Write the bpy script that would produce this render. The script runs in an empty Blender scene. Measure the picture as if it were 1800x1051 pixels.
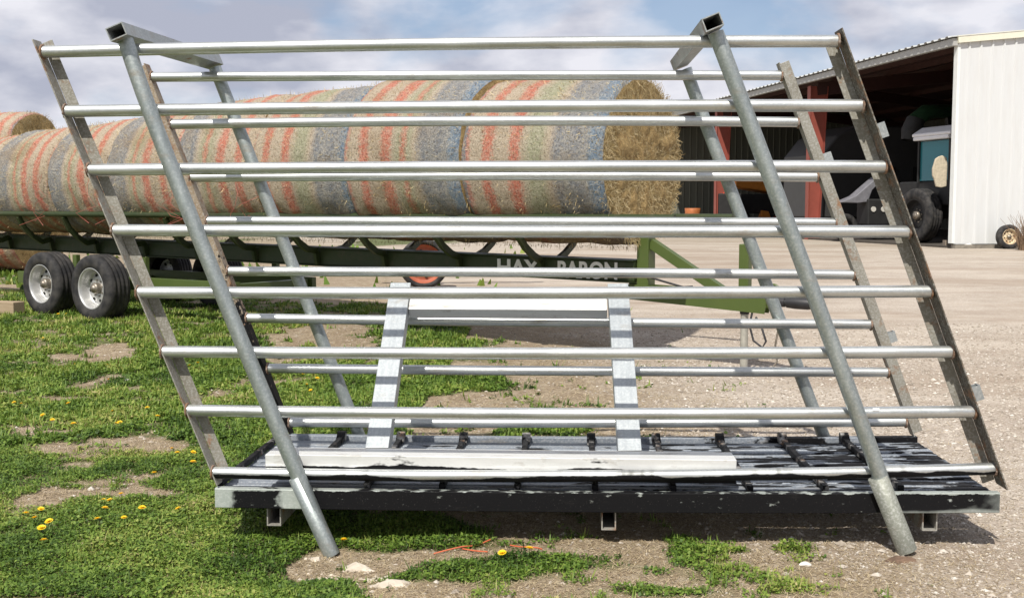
import bpy, math, random
import numpy as np
from mathutils import Vector, Matrix
random.seed(7)
RNG = np.random.default_rng(11)
S = bpy.context.scene
COL = S.collection
R = math.radians

# ------------------------------------------------------------------ camera
F, CX, CY, CAMZ = 1950.0, 900.0, 525.5, 1.6
cd = bpy.data.cameras.new('camera'); cam = bpy.data.objects.new('camera', cd); COL.objects.link(cam)
cd.sensor_width = 36; cd.lens = 36 * F / 1800; cd.clip_end = 3000; cd.clip_start = .1
cam.location = (0, 0, CAMZ); cam.rotation_euler = (R(90 - 4.62), 0, R(3.02))
S.camera = cam
S.view_settings.view_transform = 'Standard'; S.view_settings.look = 'None'
S.view_settings.exposure = 0.12; S.view_settings.gamma = 1
CM = cam.rotation_euler.to_matrix()

# ------------------------------------------------------------------ world
SUNV = Vector((.21, .74, -1)).normalized()          # the way the light travels
elev = math.asin(-SUNV.z); rot = math.atan2(-SUNV.x, -SUNV.y)
w = bpy.data.worlds.new('World'); S.world = w; w.use_nodes = True
nt = w.node_tree; nt.nodes.clear()
def wn(t, **k):
    n = nt.nodes.new(t)
    for a, b in k.items(): setattr(n, a, b)
    return n
sky = wn('ShaderNodeTexSky'); sky.sky_type = 'NISHITA'; sky.sun_disc = False
sky.sun_elevation = elev; sky.sun_rotation = rot; sky.air_density = 1.0; sky.dust_density = .6; sky.ozone_density = 1.5
tc = wn('ShaderNodeTexCoord'); mp = wn('ShaderNodeMapping'); mp.inputs['Scale'].default_value = (1, 1, 2.3)
mp.inputs['Location'].default_value = (3.1, 1.45, .35)
nz = wn('ShaderNodeTexNoise'); nz.inputs['Scale'].default_value = 4.2; nz.inputs['Detail'].default_value = 9; nz.inputs['Roughness'].default_value = .55; nz.inputs['Distortion'].default_value = .25
nt.links.new(tc.outputs['Generated'], mp.inputs[0]); nt.links.new(mp.outputs[0], nz.inputs[0])
# clear patches of blue sky, at their own bearings
def ray(px, py): return (CM @ Vector(((px - CX) / F, -(py - CY) / F, -1))).normalized()
def blob(px, py, c0, c1, amt):
    d = ray(px, py)
    dt = wn('ShaderNodeVectorMath', operation='DISTANCE'); nt.links.new(tc.outputs['Generated'], dt.inputs[0]); dt.inputs[1].default_value = d
    mr = wn('ShaderNodeMapRange'); mr.interpolation_type = 'SMOOTHSTEP'; nt.links.new(dt.outputs['Value'], mr.inputs[0])
    mr.inputs[1].default_value = c0; mr.inputs[2].default_value = c1; mr.inputs[3].default_value = amt; mr.inputs[4].default_value = 0
    return mr.outputs[0]
acc = nz.outputs[0]
for b in (blob(1270, -25, .01, .115, .36), blob(1100, 110, .0, .05, .18), blob(590, 40, .0, .035, .16), blob(1440, 20, 0, .05, .16),blob(10,70,0,.03,.08)):
    m = wn('ShaderNodeMath', operation='SUBTRACT'); nt.links.new(acc, m.inputs[0]); nt.links.new(b, m.inputs[1]); acc = m.outputs[0]
cr = wn('ShaderNodeValToRGB'); cr.color_ramp.elements[0].position = .27; cr.color_ramp.elements[1].position = .47
cr.color_ramp.elements[0].color = (.12, .12, .12, 1)
nt.links.new(acc, cr.inputs[0])
nz2 = wn('ShaderNodeTexNoise'); nz2.inputs['Scale'].default_value = 6.5; nz2.inputs['Detail'].default_value = 8; nz2.inputs['Roughness'].default_value = .5
nt.links.new(mp.outputs[0], nz2.inputs[0])
cc = wn('ShaderNodeValToRGB'); e = cc.color_ramp.elements; e[0].position = .40; e[0].color = (5.1, 5.4, 6.6, 1); e[1].position = .585; e[1].color = (9.6, 9.6, 10.3, 1)
nt.links.new(nz2.outputs[0], cc.inputs[0])
hs = wn('ShaderNodeMixRGB', blend_type='MIX'); hs.inputs[0].default_value = .35; hs.inputs[2].default_value = (4.6, 6.4, 9.6, 1)
nt.links.new(sky.outputs[0], hs.inputs[1])
mx = wn('ShaderNodeMixRGB'); nt.links.new(cr.outputs[0], mx.inputs[0]); nt.links.new(hs.outputs[0], mx.inputs[1]); nt.links.new(cc.outputs[0], mx.inputs[2])
bg = wn('ShaderNodeBackground'); bg.inputs[1].default_value = .082
nt.links.new(mx.outputs[0], bg.inputs[0])
wo = wn('ShaderNodeOutputWorld'); nt.links.new(bg.outputs[0], wo.inputs[0])
# ------------------------------------------------------------------ sun
sl = bpy.data.lights.new('sun', 'SUN'); sl.energy = 5.0; sl.angle = R(.53); sl.color = (1, .95, .87)
so = bpy.data.objects.new('sun', sl); COL.objects.link(so); so.location = (-3, -10, 20)
so.rotation_euler = SUNV.to_track_quat('-Z', 'Y').to_euler()

# ------------------------------------------------------------------ projection helpers
def P(px, py, Y):
    d = CM @ Vector(((px - CX) / F, -(py - CY) / F, -1)); k = Y / d.y
    return Vector((0, 0, CAMZ)) + d * k
def sstep(t):
    t = np.clip(t, 0, 1); return t * t * (3 - 2 * t)
def hgt(X, Y):
    Y = np.asarray(Y, dtype=float)
    # gentle rise to the shed, and a shallow hollow worn round the left front post
    return .18 * sstep((Y - 9) / 5.5) + .32 * np.clip((Y - 14) / 18, 0, 1) - .065 * np.exp(-(((np.asarray(X, dtype=float) + 1.1) / .65) ** 2 + ((Y - 4.95) / .5) ** 2))
def G(px, py):
    d = CM @ Vector(((px - CX) / F, -(py - CY) / F, -1)); z = 0.0
    for _ in range(12):
        k = (z - CAMZ) / d.z; p = Vector((0, 0, CAMZ)) + d * k; z = float(hgt(p.x, p.y))
    return Vector((p.x, p.y, z))

# ------------------------------------------------------------------ mesh builder
class MB:
    def __init__(s): s.v = []; s.f = []; s.sm = []
    def add(s, vs, fs, smooth=False):
        o = len(s.v); s.v += [tuple(v) for v in vs]; s.f += [tuple(i + o for i in f) for f in fs]
        s.sm += (smooth if isinstance(smooth, list) else [smooth] * len(fs))
    def box(s, c, d, m=None):
        m = m or Matrix.Identity(3); c = Vector(c)
        vs = [c + m @ Vector((x * d[0] / 2, y * d[1] / 2, z * d[2] / 2)) for x in (-1, 1) for y in (-1, 1) for z in (-1, 1)]
        s.add(vs, [(0, 1, 3, 2), (4, 6, 7, 5), (0, 4, 5, 1), (2, 3, 7, 6), (0, 2, 6, 4), (1, 5, 7, 3)]); return s
    def beam(s, a, b, w, h, up=(0, 0, 1)):
        a = Vector(a); b = Vector(b); x = (b - a); L = x.length; x.normalize(); y = Vector(up).cross(x).normalized(); z = x.cross(y)
        m = Matrix((x, y, z)).transposed(); s.box((a + b) / 2, (L, w, h), m); return s
    def frame(s, pts, i):
        n = len(pts)
        t = (pts[min(i + 1, n - 1)] - pts[max(i - 1, 0)]).normalized()
        return t
    def tube(s, pts, r, n=18, caps=True, hollow=0, up=None):
        pts = [Vector(p) for p in pts]; m = len(pts); rs = r if isinstance(r, (list, tuple)) else [r] * m
        vs = []; ref = Vector(up) if up else None
        for i, p in enumerate(pts):
            t = s.frame(pts, i)
            if ref is None: ref = Vector((0, 0, 1)) if abs(t.z) < .8 else Vector((0, 1, 0))
            u = ref.cross(t).normalized(); w_ = t.cross(u)
            for k in range(n):
                a = 2 * math.pi * k / n; vs.append(p + (u * math.cos(a) + w_ * math.sin(a)) * rs[i])
        fs = [(i * n + k, i * n + (k + 1) % n, (i + 1) * n + (k + 1) % n, (i + 1) * n + k) for i in range(m - 1) for k in range(n)]
        s.add(vs, fs, True)
        if caps: s.add(vs[:n], [tuple(reversed(range(n)))]); s.add(vs[-n:], [tuple(range(n))])
        return s
    def hbeam(s, a, b, w, h, th, up):
        """hollow rectangular tube, open at both ends"""
        a = Vector(a); b = Vector(b); x = (b - a).normalized(); y = Vector(up).cross(x).normalized(); z = x.cross(y)
        vs = []
        for p in (a, b):
            for (ww, hh) in ((w, h), (w - 2 * th, h - 2 * th)):
                for (i, j) in ((-1, -1), (1, -1), (1, 1), (-1, 1)): vs.append(p + y * (i * ww / 2) + z * (j * hh / 2))
        fs = []
        for k in range(4):
            l = (k + 1) % 4
            fs += [(k, l, 8 + l, 8 + k), (4 + k, 12 + k, 12 + l, 4 + l), (k, 4 + k, 4 + l, l), (8 + k, 8 + l, 12 + l, 12 + k)]
        s.add(vs, fs); return s
    def lathe(s, prof, c, ax, n=40, smooth=True, ph=0):
        ax = Vector(ax).normalized(); u = ax.orthogonal().normalized() if abs(ax.z) > .9 else Vector((0, 0, 1)).cross(ax).normalized(); w_ = ax.cross(u); c = Vector(c)
        vs = [c + ax * h + (u * math.cos(2 * math.pi * k / n + ph) + w_ * math.sin(2 * math.pi * k / n + ph)) * r for (r, h) in prof for k in range(n)]
        fs = [(i * n + k, i * n + (k + 1) % n, (i + 1) * n + (k + 1) % n, (i + 1) * n + k) for i in range(len(prof) - 1) for k in range(n)]
        s.add(vs, fs, smooth); return s
    def prism(s, poly, d):
        d = Vector(d); n = len(poly); vs = [Vector(p) for p in poly]; vs += [v + d for v in vs]
        s.add(vs, [tuple(reversed(range(n))), tuple(range(n, 2 * n))] + [(k, (k + 1) % n, n + (k + 1) % n, n + k) for k in range(n)]); return s
    def build(s, name, mat, parent=None, world=False, bevel=0, fix=True):
        me = bpy.data.meshes.new(name); off = Vector((0, 0, 0))
        if world and parent is not None:
            r = parent; off = Vector((0, 0, 0))
            while r is not None: off += r.location; r = r.parent
        me.from_pydata([tuple(Vector(v) - off) for v in s.v], [], s.f)
        me.polygons.foreach_set('use_smooth', s.sm)
        me.materials.append(mat)
        if fix:
            import bmesh
            bm = bmesh.new(); bm.from_mesh(me); bmesh.ops.recalc_face_normals(bm, faces=bm.faces); bm.to_mesh(me); bm.free()
        o = bpy.data.objects.new(name, me); COL.objects.link(o)
        if parent is not None: o.parent = parent
        if bevel:
            b = o.modifiers.new('b', 'BEVEL'); b.width = bevel; b.segments = 2; b.limit_method = 'ANGLE'; b.angle_limit = R(50)
        return o
def thing(name, label, cat, loc=(0, 0, 0), rz=0, group=None):
    o = bpy.data.objects.new(name, None); COL.objects.link(o); o.location = loc; o.rotation_euler = (0, 0, rz); o.empty_display_size = .2
    o['label'] = label; o['category'] = cat
    if group: o['group'] = group
    return o
def tag(o, label, cat, group=None, kind=None):
    o['label'] = label; o['category'] = cat
    if group: o['group'] = group
    if kind: o['kind'] = kind
    return o
def quad(a, m, b, n=10):
    """smooth path through three points"""
    a, m, b = Vector(a), Vector(m), Vector(b); c = m * 2 - (a + b) / 2
    return [a * (1 - t) ** 2 + c * (2 * t * (1 - t)) + b * t * t for t in [i / n for i in range(n + 1)]]
def copy_tree(o, parent=None):
    c = o.copy(); COL.objects.link(c); c.parent = parent
    for ch in list(o.children): copy_tree(ch, c)
    return c

# ------------------------------------------------------------------ materials
class MT:
    def __init__(s, name, rough=.6, metal=0, spec=.5):
        s.m = bpy.data.materials.new(name); s.m.use_nodes = True; s.t = s.m.node_tree
        s.b = s.t.nodes['Principled BSDF']; s.b.inputs['Roughness'].default_value = rough; s.b.inputs['Metallic'].default_value = metal
        s.b.inputs['Specular IOR Level'].default_value = spec
        s.tc = s.n('ShaderNodeTexCoord')
    def n(s, t, **k):
        x = s.t.nodes.new(t)
        for a, b in k.items(): setattr(x, a, b)
        return x
    def l(s, a, b): s.t.links.new(a, b)
    def co(s, scale=(1, 1, 1), src='Object', loc=(0, 0, 0)):
        m = s.n('ShaderNodeMapping'); s.l(s.tc.outputs[src], m.inputs[0]); m.inputs['Scale'].default_value = scale; m.inputs['Location'].default_value = loc; return m.outputs[0]
    def noise(s, scale, detail=4, rough=.5, co=None, out=0, dist=0):
        x = s.n('ShaderNodeTexNoise'); x.inputs['Scale'].default_value = scale; x.inputs['Detail'].default_value = detail; x.inputs['Roughness'].default_value = rough; x.inputs['Distortion'].default_value = dist
        s.l(co if co is not None else s.tc.outputs['Object'], x.inputs[0]); return x.outputs[out]
    def ramp(s, f, stops, const=False):
        x = s.n('ShaderNodeValToRGB'); s.l(f, x.inputs[0]); e = x.color_ramp.elements
        if const: x.color_ramp.interpolation = 'CONSTANT'
        while len(e) < len(stops): e.new(.5)
        for i, (p, c) in enumerate(stops):
            e[i].position = p; e[i].color = (c, c, c, 1) if isinstance(c, (int, float)) else (*c, 1)
        return x.outputs[0]
    def mix(s, f, a, b, mode='MIX'):
        x = s.n('ShaderNodeMixRGB', blend_type=mode)
        for v, i in ((f, 0), (a, 1), (b, 2)):
            if isinstance(v, (int, float)): x.inputs[i].default_value = v if i == 0 else (v, v, v, 1)
            elif isinstance(v, tuple): x.inputs[i].default_value = (*v, 1)
            else: s.l(v, x.inputs[i])
        return x.outputs[0]
    def math(s, op, a, b=0, clamp=False):
        x = s.n('ShaderNodeMath', operation=op); x.use_clamp = clamp
        for v, i in ((a, 0), (b, 1)):
            if isinstance(v, (int, float)): x.inputs[i].default_value = v
            else: s.l(v, x.inputs[i])
        return x.outputs[0]
    def xyz(s, i, src='Object'):
        x = s.n('ShaderNodeSeparateXYZ'); s.l(s.tc.outputs[src], x.inputs[0]); return x.outputs[i]
    def maprange(s, v, a, b, c=0, d=1):
        x = s.n('ShaderNodeMapRange'); s.l(v, x.inputs[0])
        for i, q in enumerate((a, b, c, d)): x.inputs[i + 1].default_value = q
        return x.outputs[0]
    def color(s, c):
        if isinstance(c, tuple): s.b.inputs['Base Color'].default_value = (*c, 1)
        else: s.l(c, s.b.inputs['Base Color'])
        return s
    def rough(s, r): s.l(r, s.b.inputs['Roughness']); return s
    def metal(s, r): s.l(r, s.b.inputs['Metallic']); return s
    def bump(s, h, strength=.3, dist=.01):
        x = s.n('ShaderNodeBump'); x.inputs['Strength'].default_value = strength; x.inputs['Distance'].default_value = dist
        s.l(h, x.inputs['Height']); s.l(x.outputs[0], s.b.inputs['Normal']); return s

def galv(name, tint=(.64, .66, .65), dark=(.42, .44, .43), rough=.36, metal=.86, stretch=(.6, 5, 5), rust=0, black=None, along=None):
    m = MT(name, rough, metal)
    c = m.co(stretch)
    a = m.noise(5, 6, .6, c); b = m.noise(90, 3, .6); d = m.noise(2.2, 4, .6, m.co((1, 1, 1), loc=(4, 2, 1)))
    col = m.mix(m.ramp(a, [(.3, 0), (.7, 1)]), dark, tint)
    col = m.mix(m.ramp(b, [(.45, 0), (.75, .35)]), col, (.75, .76, .74))
    dirt = m.ramp(m.noise(14, 7, .7, m.co((.35, 1, 1), loc=(7, 7, 7))), [(.56, 0), (.75, .75)])
    col = m.mix(dirt, col, (.24, .20, .15))
    met = m.mix(dirt, metal, metal * .35)
    ro = m.ramp(d, [(.3, rough - .06), (.7, rough + .14)])
    if rust:
        rm = m.ramp(m.noise(9, 7, .68, m.co((1, 1, 1), loc=(1, 5, 9))), [(.62 - rust, 0), (.70 - rust * .6, 1)])
        col = m.mix(rm, col, m.mix(m.noise(40, 3), (.13, .06, .03), (.30, .17, .09)))
        met = m.mix(rm, met, 0.0); ro = m.mix(rm, ro, .85)
    if black is not None:
        bm_ = black(m)
        spk = m.ramp(m.noise(170, 2), [(.68, 0), (.74, .5)])
        scuff = m.ramp(m.noise(9, 6, .7, m.co((1, 1, 3), loc=(3, 3, 0))), [(.6, 0), (.8, .25)])
        bc = m.mix(spk, m.mix(scuff, (.007, .007, .008), (.06, .055, .05)), (.14, .13, .12))
        col = m.mix(bm_, col, bc); met = m.mix(bm_, met, 0.0); ro = m.mix(bm_, ro, .55); m.l(m.mix(bm_, .5, .14), m.b.inputs['Specular IOR Level'])
    m.color(col); m.rough(ro); m.metal(met)
    m.bump(m.noise(60, 4, .6), .12, .004)
    return m.m
M = {}
M['rail'] = galv('galvanised_pipe')
M['post'] = galv('weathered_pipe', (.36, .40, .39), (.27, .305, .30), .42, .7, (5, 5, .5))
M['sleeve'] = galv('dull_sleeve_pipe', (.27, .28, .24), (.19, .20, .17), .6, .4, (1, 1, 1))
M['endbar'] = galv('rusting_angle', (.30, .29, .25), (.20, .185, .15), .6, .35, (1, 1, 1), rust=.05)
M['webshade'] = galv('shaded_rusty_web', (.11, .095, .07), (.06, .05, .035), .75, .1, (1, 1, 1), rust=.08)  # shade on the web's inner face put into the colour, plus rust
M['endblack'] = galv('rusty_angle_painted_low', (.30, .25, .18), (.22, .15, .09), .6, .2, (1, 1, 1), rust=.1, black=lambda m: m.ramp(m.math('ADD', m.maprange(m.xyz(2), 1.5, .7, -.2, .25), m.noise(30, 4, .6)), [(.48, 0), (.56, 1)]))
M['crosstube'] = galv('cross_tube_steel', (.36, .39, .39), (.27, .29, .29), .5, .6, (1, 1, 1), rust=.02)
M['box'] = galv('bright_box_tube', (.74, .745, .73), (.62, .625, .61), .42, .35, (.5, 6, 6))
M['boxblack'] = galv('box_tube_painted_low', (.74, .745, .73), (.62, .625, .61), .42, .35, (.5, 6, 6), black=lambda m: m.ramp(m.math('ADD', m.maprange(m.xyz(2), .365, .335, 0, .35), m.noise(6, 5, .6, m.co((.4, 1, 1)))), [(.62, 0), (.66, 1)]))
M['upright'] = galv('ribbed_upright', (.44, .475, .49), (.34, .37, .39), .45, .5, (12, 1, 1))
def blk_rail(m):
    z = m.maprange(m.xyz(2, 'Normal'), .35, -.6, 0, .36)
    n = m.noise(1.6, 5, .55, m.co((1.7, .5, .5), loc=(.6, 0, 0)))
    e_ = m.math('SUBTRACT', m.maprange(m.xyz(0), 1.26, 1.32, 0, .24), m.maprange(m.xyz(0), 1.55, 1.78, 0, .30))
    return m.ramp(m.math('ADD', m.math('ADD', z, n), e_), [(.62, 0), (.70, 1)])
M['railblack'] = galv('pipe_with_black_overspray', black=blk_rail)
def blk_deck(m):
    x = m.maprange(m.xyz(0), -1.7, 1.8, -.10, .10)
    n = m.noise(5.5, 6, .62, m.co((.7, 3.5, 1)))
    return m.ramp(m.math('ADD', x, n), [(.55, 0), (.58, 1)])
M['deck'] = galv('deck_steel_part_black', (.27, .30, .34), (.15, .175, .21), .6, .35, (.5, 6, 1), rust=.0, black=blk_deck)
def blk_beam(m):
    x = m.xyz(0)
    n = m.noise(7, 5, .6)
    a = m.math('ADD', x, m.math('MULTIPLY', n, .18))
    ends = m.ramp(m.maprange(a, -1.8, 2.2, 0, 1), [(.0, 0), (.022, 0), (.027, 1), (.088, 1), (.091, 0), (.118, 0), (.121, 1), (.92, 1), (.965, .15)])
    low = m.ramp(m.math('ADD', m.math('SUBTRACT', m.maprange(m.math('ADD', m.xyz(2), m.maprange(m.xyz(0), -1.86, 1.85, .036, .004)), .18, .215, 0.1, .5), m.maprange(m.xyz(0), 1.15, 1.75, 0, .42)), m.noise(4, 4, .5, m.co((.6, 1, 1)))), [(.40, .35), (.58, 1)])
    top = m.ramp(m.math('ADD', m.maprange(m.math('ADD', m.xyz(2), m.maprange(m.xyz(0), -1.86, 1.85, .034, .004)), .272, .284, 0, .3), m.noise(30, 4, .6, m.co((.5, 1, 1)))), [(.66, 1), (.74, .15)])
    return m.math('MULTIPLY', m.math('MULTIPLY', ends, low), top)
M['beam'] = galv('front_beam_black', (.42, .46, .43), (.34, .38, .35), .55, .35, (1, 1, 1), black=blk_beam)
M['cleat'] = galv('black_cleat', (.25, .24, .22), (.14, .13, .12), .6, .3, (1, 1, 1), rust=.1, black=lambda m: m.ramp(m.noise(8, 5, .6), [(.40, 0), (.46, 1)]))
M['under'] = galv('skid_steel', (.36, .35, .31), (.25, .23, .20), .6, .4, (1, 1, 1), rust=.08)
def plain(name, c, rough=.6, metal=0, var=.25, scale=6, bump=.05):
    m = MT(name, rough, metal); n = m.noise(scale, 6, .6)
    m.color(m.mix(m.ramp(n, [(.3, 0), (.7, 1)]), tuple(x * (1 - var) for x in c), tuple(min(1, x * (1 + var)) for x in c)))
    if bump: m.bump(m.noise(scale * 8, 3), bump, .005)
    return m.m

# ------------------------------------------------------------------ noise and ground layout
def vnoise(x, y, s, seed=0):
    x = np.asarray(x, float) / s + 1000; y = np.asarray(y, float) / s + 1000
    xi = np.floor(x).astype(np.int64); yi = np.floor(y).astype(np.int64); fx = x - xi; fy = y - yi
    fx = fx * fx * (3 - 2 * fx); fy = fy * fy * (3 - 2 * fy)
    def h(a, b):
        n = (a * 374761393 + b * 668265263 + seed * 1442695) & 0xffffffff
        n = ((n ^ (n >> 13)) * 1274126177) & 0xffffffff
        return ((n ^ (n >> 16)) & 0xffff) / 65535.0
    return (h(xi, yi) * (1 - fx) + h(xi + 1, yi) * fx) * (1 - fy) + (h(xi, yi + 1) * (1 - fx) + h(xi + 1, yi + 1) * fx) * fy
def fbm(x, y, s, seed=0, o=4):
    t = 0; a = .5; n = 0
    for i in range(o): t = t + a * vnoise(x, y, s / 2 ** i, seed + i); n += a; a *= .55
    return t / n
BL = []
for (px, py, rx, ry, a) in [(190, 622, .30, .5, -.9), (90, 790, .30, .12, -.7), (130, 872, .30, .12, -.8), (300, 870, .25, .1, -.6), (400, 845, .2, .1, -.4), (585, 978, .12, .10, -2.2), (592, 1000, .15, .15, -4.5), (560, 1000, .12, .12, -.9), (630, 1000, .30, .10, -1.6),
        (700, 1030, .2, .08, -1.3), (560, 590, .7, 1.1, -1.0), (400, 690, .25, .5, -.6), (760, 985, .14, .08, -.7), (20, 900, .3, .2, -.4), (230, 785, .5, .3, -.35),
        (740, 672, .75, .55, 1.1), (620, 700, .5, .7, .7), (960, 755, .35, .35, .9), (1265, 966, .16, .05, 1.3), (1405, 964, .10, .04, 1.1), (785, 605, .6, .9, 1.0), (450, 940, .8, .35, 1.2), (300, 1020, .9, .25, 1.2), (830, 1010, .4, .12, .8), (690, 965, .5, .05, 1.0), (560, 930, .5, .2, .8), (40, 990, .6, .3, .8),
        (890, 1000, .40, .16, .6), (1000, 990, .22, .14, 1.3), (1150, 1040, .2, .05, .9), (1380, 1040, .07, .05, .6), (1475, 1035, .06, .04, .8), (900, 595, .5, .8, .5), (820, 940, .5, .12, .35)]:
    g = G(px, py); BL.append((g.x, g.y, rx, ry, a))
def masks(X, Y):
    n = fbm(X, Y, .9, 3); n2 = fbm(X, Y, .35, 21)
    xb = np.where(Y < 14, .55 - .36 * (Y - 5), -2.7 - .55 * (Y - 14))
    g = (xb - X) / 1.5 + (n - .5) * 2.4 + (n2 - .5) * 1.3 + .35
    g = np.minimum(g, 1.0 + (fbm(X, Y, .7, 50) - .66) * 3.4)
    g = np.where((X < -1.2) & (Y < 16), np.maximum(g, .60 + (fbm(X, Y, .24, 55) - .5) * 2.6), g)
    for (bx, by, rx, ry, a) in BL: g = g + a * np.exp(-(((X - bx) / rx) ** 2 + ((Y - by) / ry) ** 2))
    far = 1 - sstep((Y - 20) / 5)
    g = g * far + (1 - far) * ((fbm(X, Y / 3, 3.0, 77) - .52) * 5)
    g = np.where((Y > 17) & (X > -3.5), g * 0 - .2, g)
    # grass fringes near the shed
    sd = 32 + (X - 10.8) * .24
    g = np.where((X > 4) & (Y > 20), (fbm(X / 3, Y, 1.4, 90) - .5) * 4 - .75 - np.abs(Y - sd + 5.0) * .28, g)
    g = np.clip(g, 0, 1)
    xv = np.where(Y < 12, 1.5 - .12 * (Y - 5), .66 - .4 * (Y - 12))
    v = np.clip((X - xv) / 1.3 + (fbm(X, Y, .8, 8) - .5) * 1.4 + .5, 0, 1)
    return g, v
xs = np.concatenate([-np.geomspace(900, 6.2, 46), np.arange(-6, 6.0, .045), np.geomspace(6.2, 900, 46)])
ys = np.concatenate([[-60, -20, -5, 1, 2.5], np.arange(3.6, 12, .045), np.arange(12, 20, .12), np.geomspace(20.3, 1400, 70)])
XX, YY = np.meshgrid(xs, ys); gm, vm = masks(XX, YY)
ZZ = hgt(XX, YY) + np.where((YY < 20) & (np.abs(XX) < 7), (fbm(XX, YY, .5, 5) - .5) * .035 + (fbm(XX, YY, .1, 6, 2) - .5) * .012 * (1 - vm * .6), 0)
ny, nx = XX.shape
co = np.stack([XX, YY, ZZ], -1).reshape(-1, 3)
ii = np.arange(ny * nx).reshape(ny, nx)
q = np.stack([ii[:-1, :-1], ii[:-1, 1:], ii[1:, 1:], ii[1:, :-1]], -1).reshape(-1, 4)
def npmesh(name, co, loops, k, mat, smooth=False, attrs=None):
    me = bpy.data.meshes.new(name); me.vertices.add(len(co)); me.vertices.foreach_set('co', co.astype(np.float32).ravel())
    nf = loops.size // k
    me.loops.add(loops.size); me.loops.foreach_set('vertex_index', loops.astype(np.int32).ravel())
    me.polygons.add(nf); me.polygons.foreach_set('loop_start', np.arange(0, nf * k, k, dtype=np.int32))
    me.polygons.foreach_set('use_smooth', np.full(nf, smooth))
    for nm, arr in (attrs or {}).items():
        a = me.attributes.new(nm, 'FLOAT', 'POINT'); a.data.foreach_set('value', arr.astype(np.float32).ravel())
    me.materials.append(mat); me.update(calc_edges=True); me.validate()
    o = bpy.data.objects.new(name, me); COL.objects.link(o); return o
m = MT('ground_soil', .95, 0, .2)
def attr(m, n):
    a = m.n('ShaderNodeAttribute'); a.attribute_name = n; return a.outputs['Fac']
n1 = m.noise(2.2, 6, .62); n2 = m.noise(55, 4, .65); n3 = m.noise(9, 5, .6)
vor = m.n('ShaderNodeTexVoronoi'); vor.inputs['Scale'].default_value = 75; m.l(m.tc.outputs['Object'], vor.inputs[0])
vor2 = m.n('ShaderNodeTexVoronoi'); vor2.inputs['Scale'].default_value = 140; m.l(m.tc.outputs['Object'], vor2.inputs[0])
dirt = m.mix(m.ramp(n1, [(.3, 0), (.7, 1)]), (.27, .205, .14), (.42, .345, .25))
dirt = m.mix(m.ramp(n2, [(.35, .8), (.6, 0)]), dirt, (.15, .11, .07))
dirt = m.mix(m.ramp(n3, [(.52, 0), (.68, .6)]), dirt, (.50, .43, .33))
n4 = m.noise(24, 5, .7); dirt = m.mix(m.ramp(n4, [(.34, .7), (.48, 0)]), dirt, (.17, .13, .08)); dirt = m.mix(m.ramp(n4, [(.58, 0), (.7, .5)]), dirt, (.20, .21, .09))
grav = m.mix(m.ramp(n1, [(.3, 0), (.72, 1)]), (.36, .30, .245), (.48, .42, .35))
pebc = m.n('ShaderNodeSeparateColor'); m.l(vor.outputs['Color'], pebc.inputs[0])
grav = m.mix(m.ramp(pebc.outputs[0], [(.0, .4), (.3, .0)]), grav, (.24, .20, .165))
grav = m.mix(m.ramp(pebc.outputs[1], [(.78, 0), (.95, .6)]), grav, (.62, .58, .52))
grav = m.mix(m.ramp(n2, [(.3, .5), (.55, 0)]), grav, (.20, .165, .13))
wide = m.noise(.35, 4, .5, m.co((.5, 1.6, 1)))
grav = m.mix(m.ramp(wide, [(.44, 0), (.62, .6)]), grav, (.27, .205, .15))
trk = m.noise(1.1, 5, .6, m.co((.25, 1.3, 1), loc=(3, 8, 0))); grav = m.mix(m.ramp(trk, [(.5, 0), (.68, .45)]), grav, (.58, .52, .44))
base = m.mix(attr(m, 'gravel'), dirt, grav)
gb = m.mix(n3, (.045, .07, .016), (.11, .13, .04))
base = m.mix(m.ramp(m.math('ADD', attr(m, 'grass'), m.math('MULTIPLY', m.math('SUBTRACT', n2, .5), .9)), [(.25, 0), (.6, .92)]), base, gb)
fade = m.n('ShaderNodeSeparateXYZ'); m.l(m.tc.outputs['Object'], fade.inputs[0])
base = m.mix(m.ramp(m.maprange(fade.outputs[1], 24, 120, 0, 1), [(0, 0), (1, .8)]), base, m.mix(m.noise(.05, 4), (.10, .13, .05), (.28, .24, .14)))
m.color(base)
hh = m.math('ADD', m.math('MULTIPLY', n2, .6), m.math('MULTIPLY', vor2.outputs['Distance'], .5)); m.bump(hh, .7, .012)
ground = npmesh('ground', co, q, 4, m.m, True, {'grass': gm, 'gravel': vm}); ground['kind'] = 'structure'; ground['label'] = 'ground of grass, dirt and pale gravel'

# ---- grass and clover leaves (one uncountable mass)
def in_view(X, Y, pad=.25):
    r = (X / np.maximum(Y, .1)); return (r > (-1003 / F) * 1.03 - pad / Y) & (r < (800 / F) * 1.03 + pad / Y)
def gz(X, Y):
    # follow the real ground sheet (bilinear)
    ix = np.clip(np.searchsorted(xs, X) - 1, 0, nx - 2); iy = np.clip(np.searchsorted(ys, Y) - 1, 0, ny - 2)
    fx = (X - xs[ix]) / (xs[ix + 1] - xs[ix]); fy = (Y - ys[iy]) / (ys[iy + 1] - ys[iy])
    return (ZZ[iy, ix] * (1 - fx) + ZZ[iy, ix + 1] * fx) * (1 - fy) + (ZZ[iy + 1, ix] * (1 - fx) + ZZ[iy + 1, ix + 1] * fx) * fy
GV = []; GC = []; nb = 0
def scatter(n, y0, y1, power, x0, x1):
    Y = y0 + (y1 - y0) * RNG.random(n) ** power; X = x0(Y) + (x1(Y) - x0(Y)) * RNG.random(n)
    g, v = masks(X, Y); return X, Y, g, v
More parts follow.
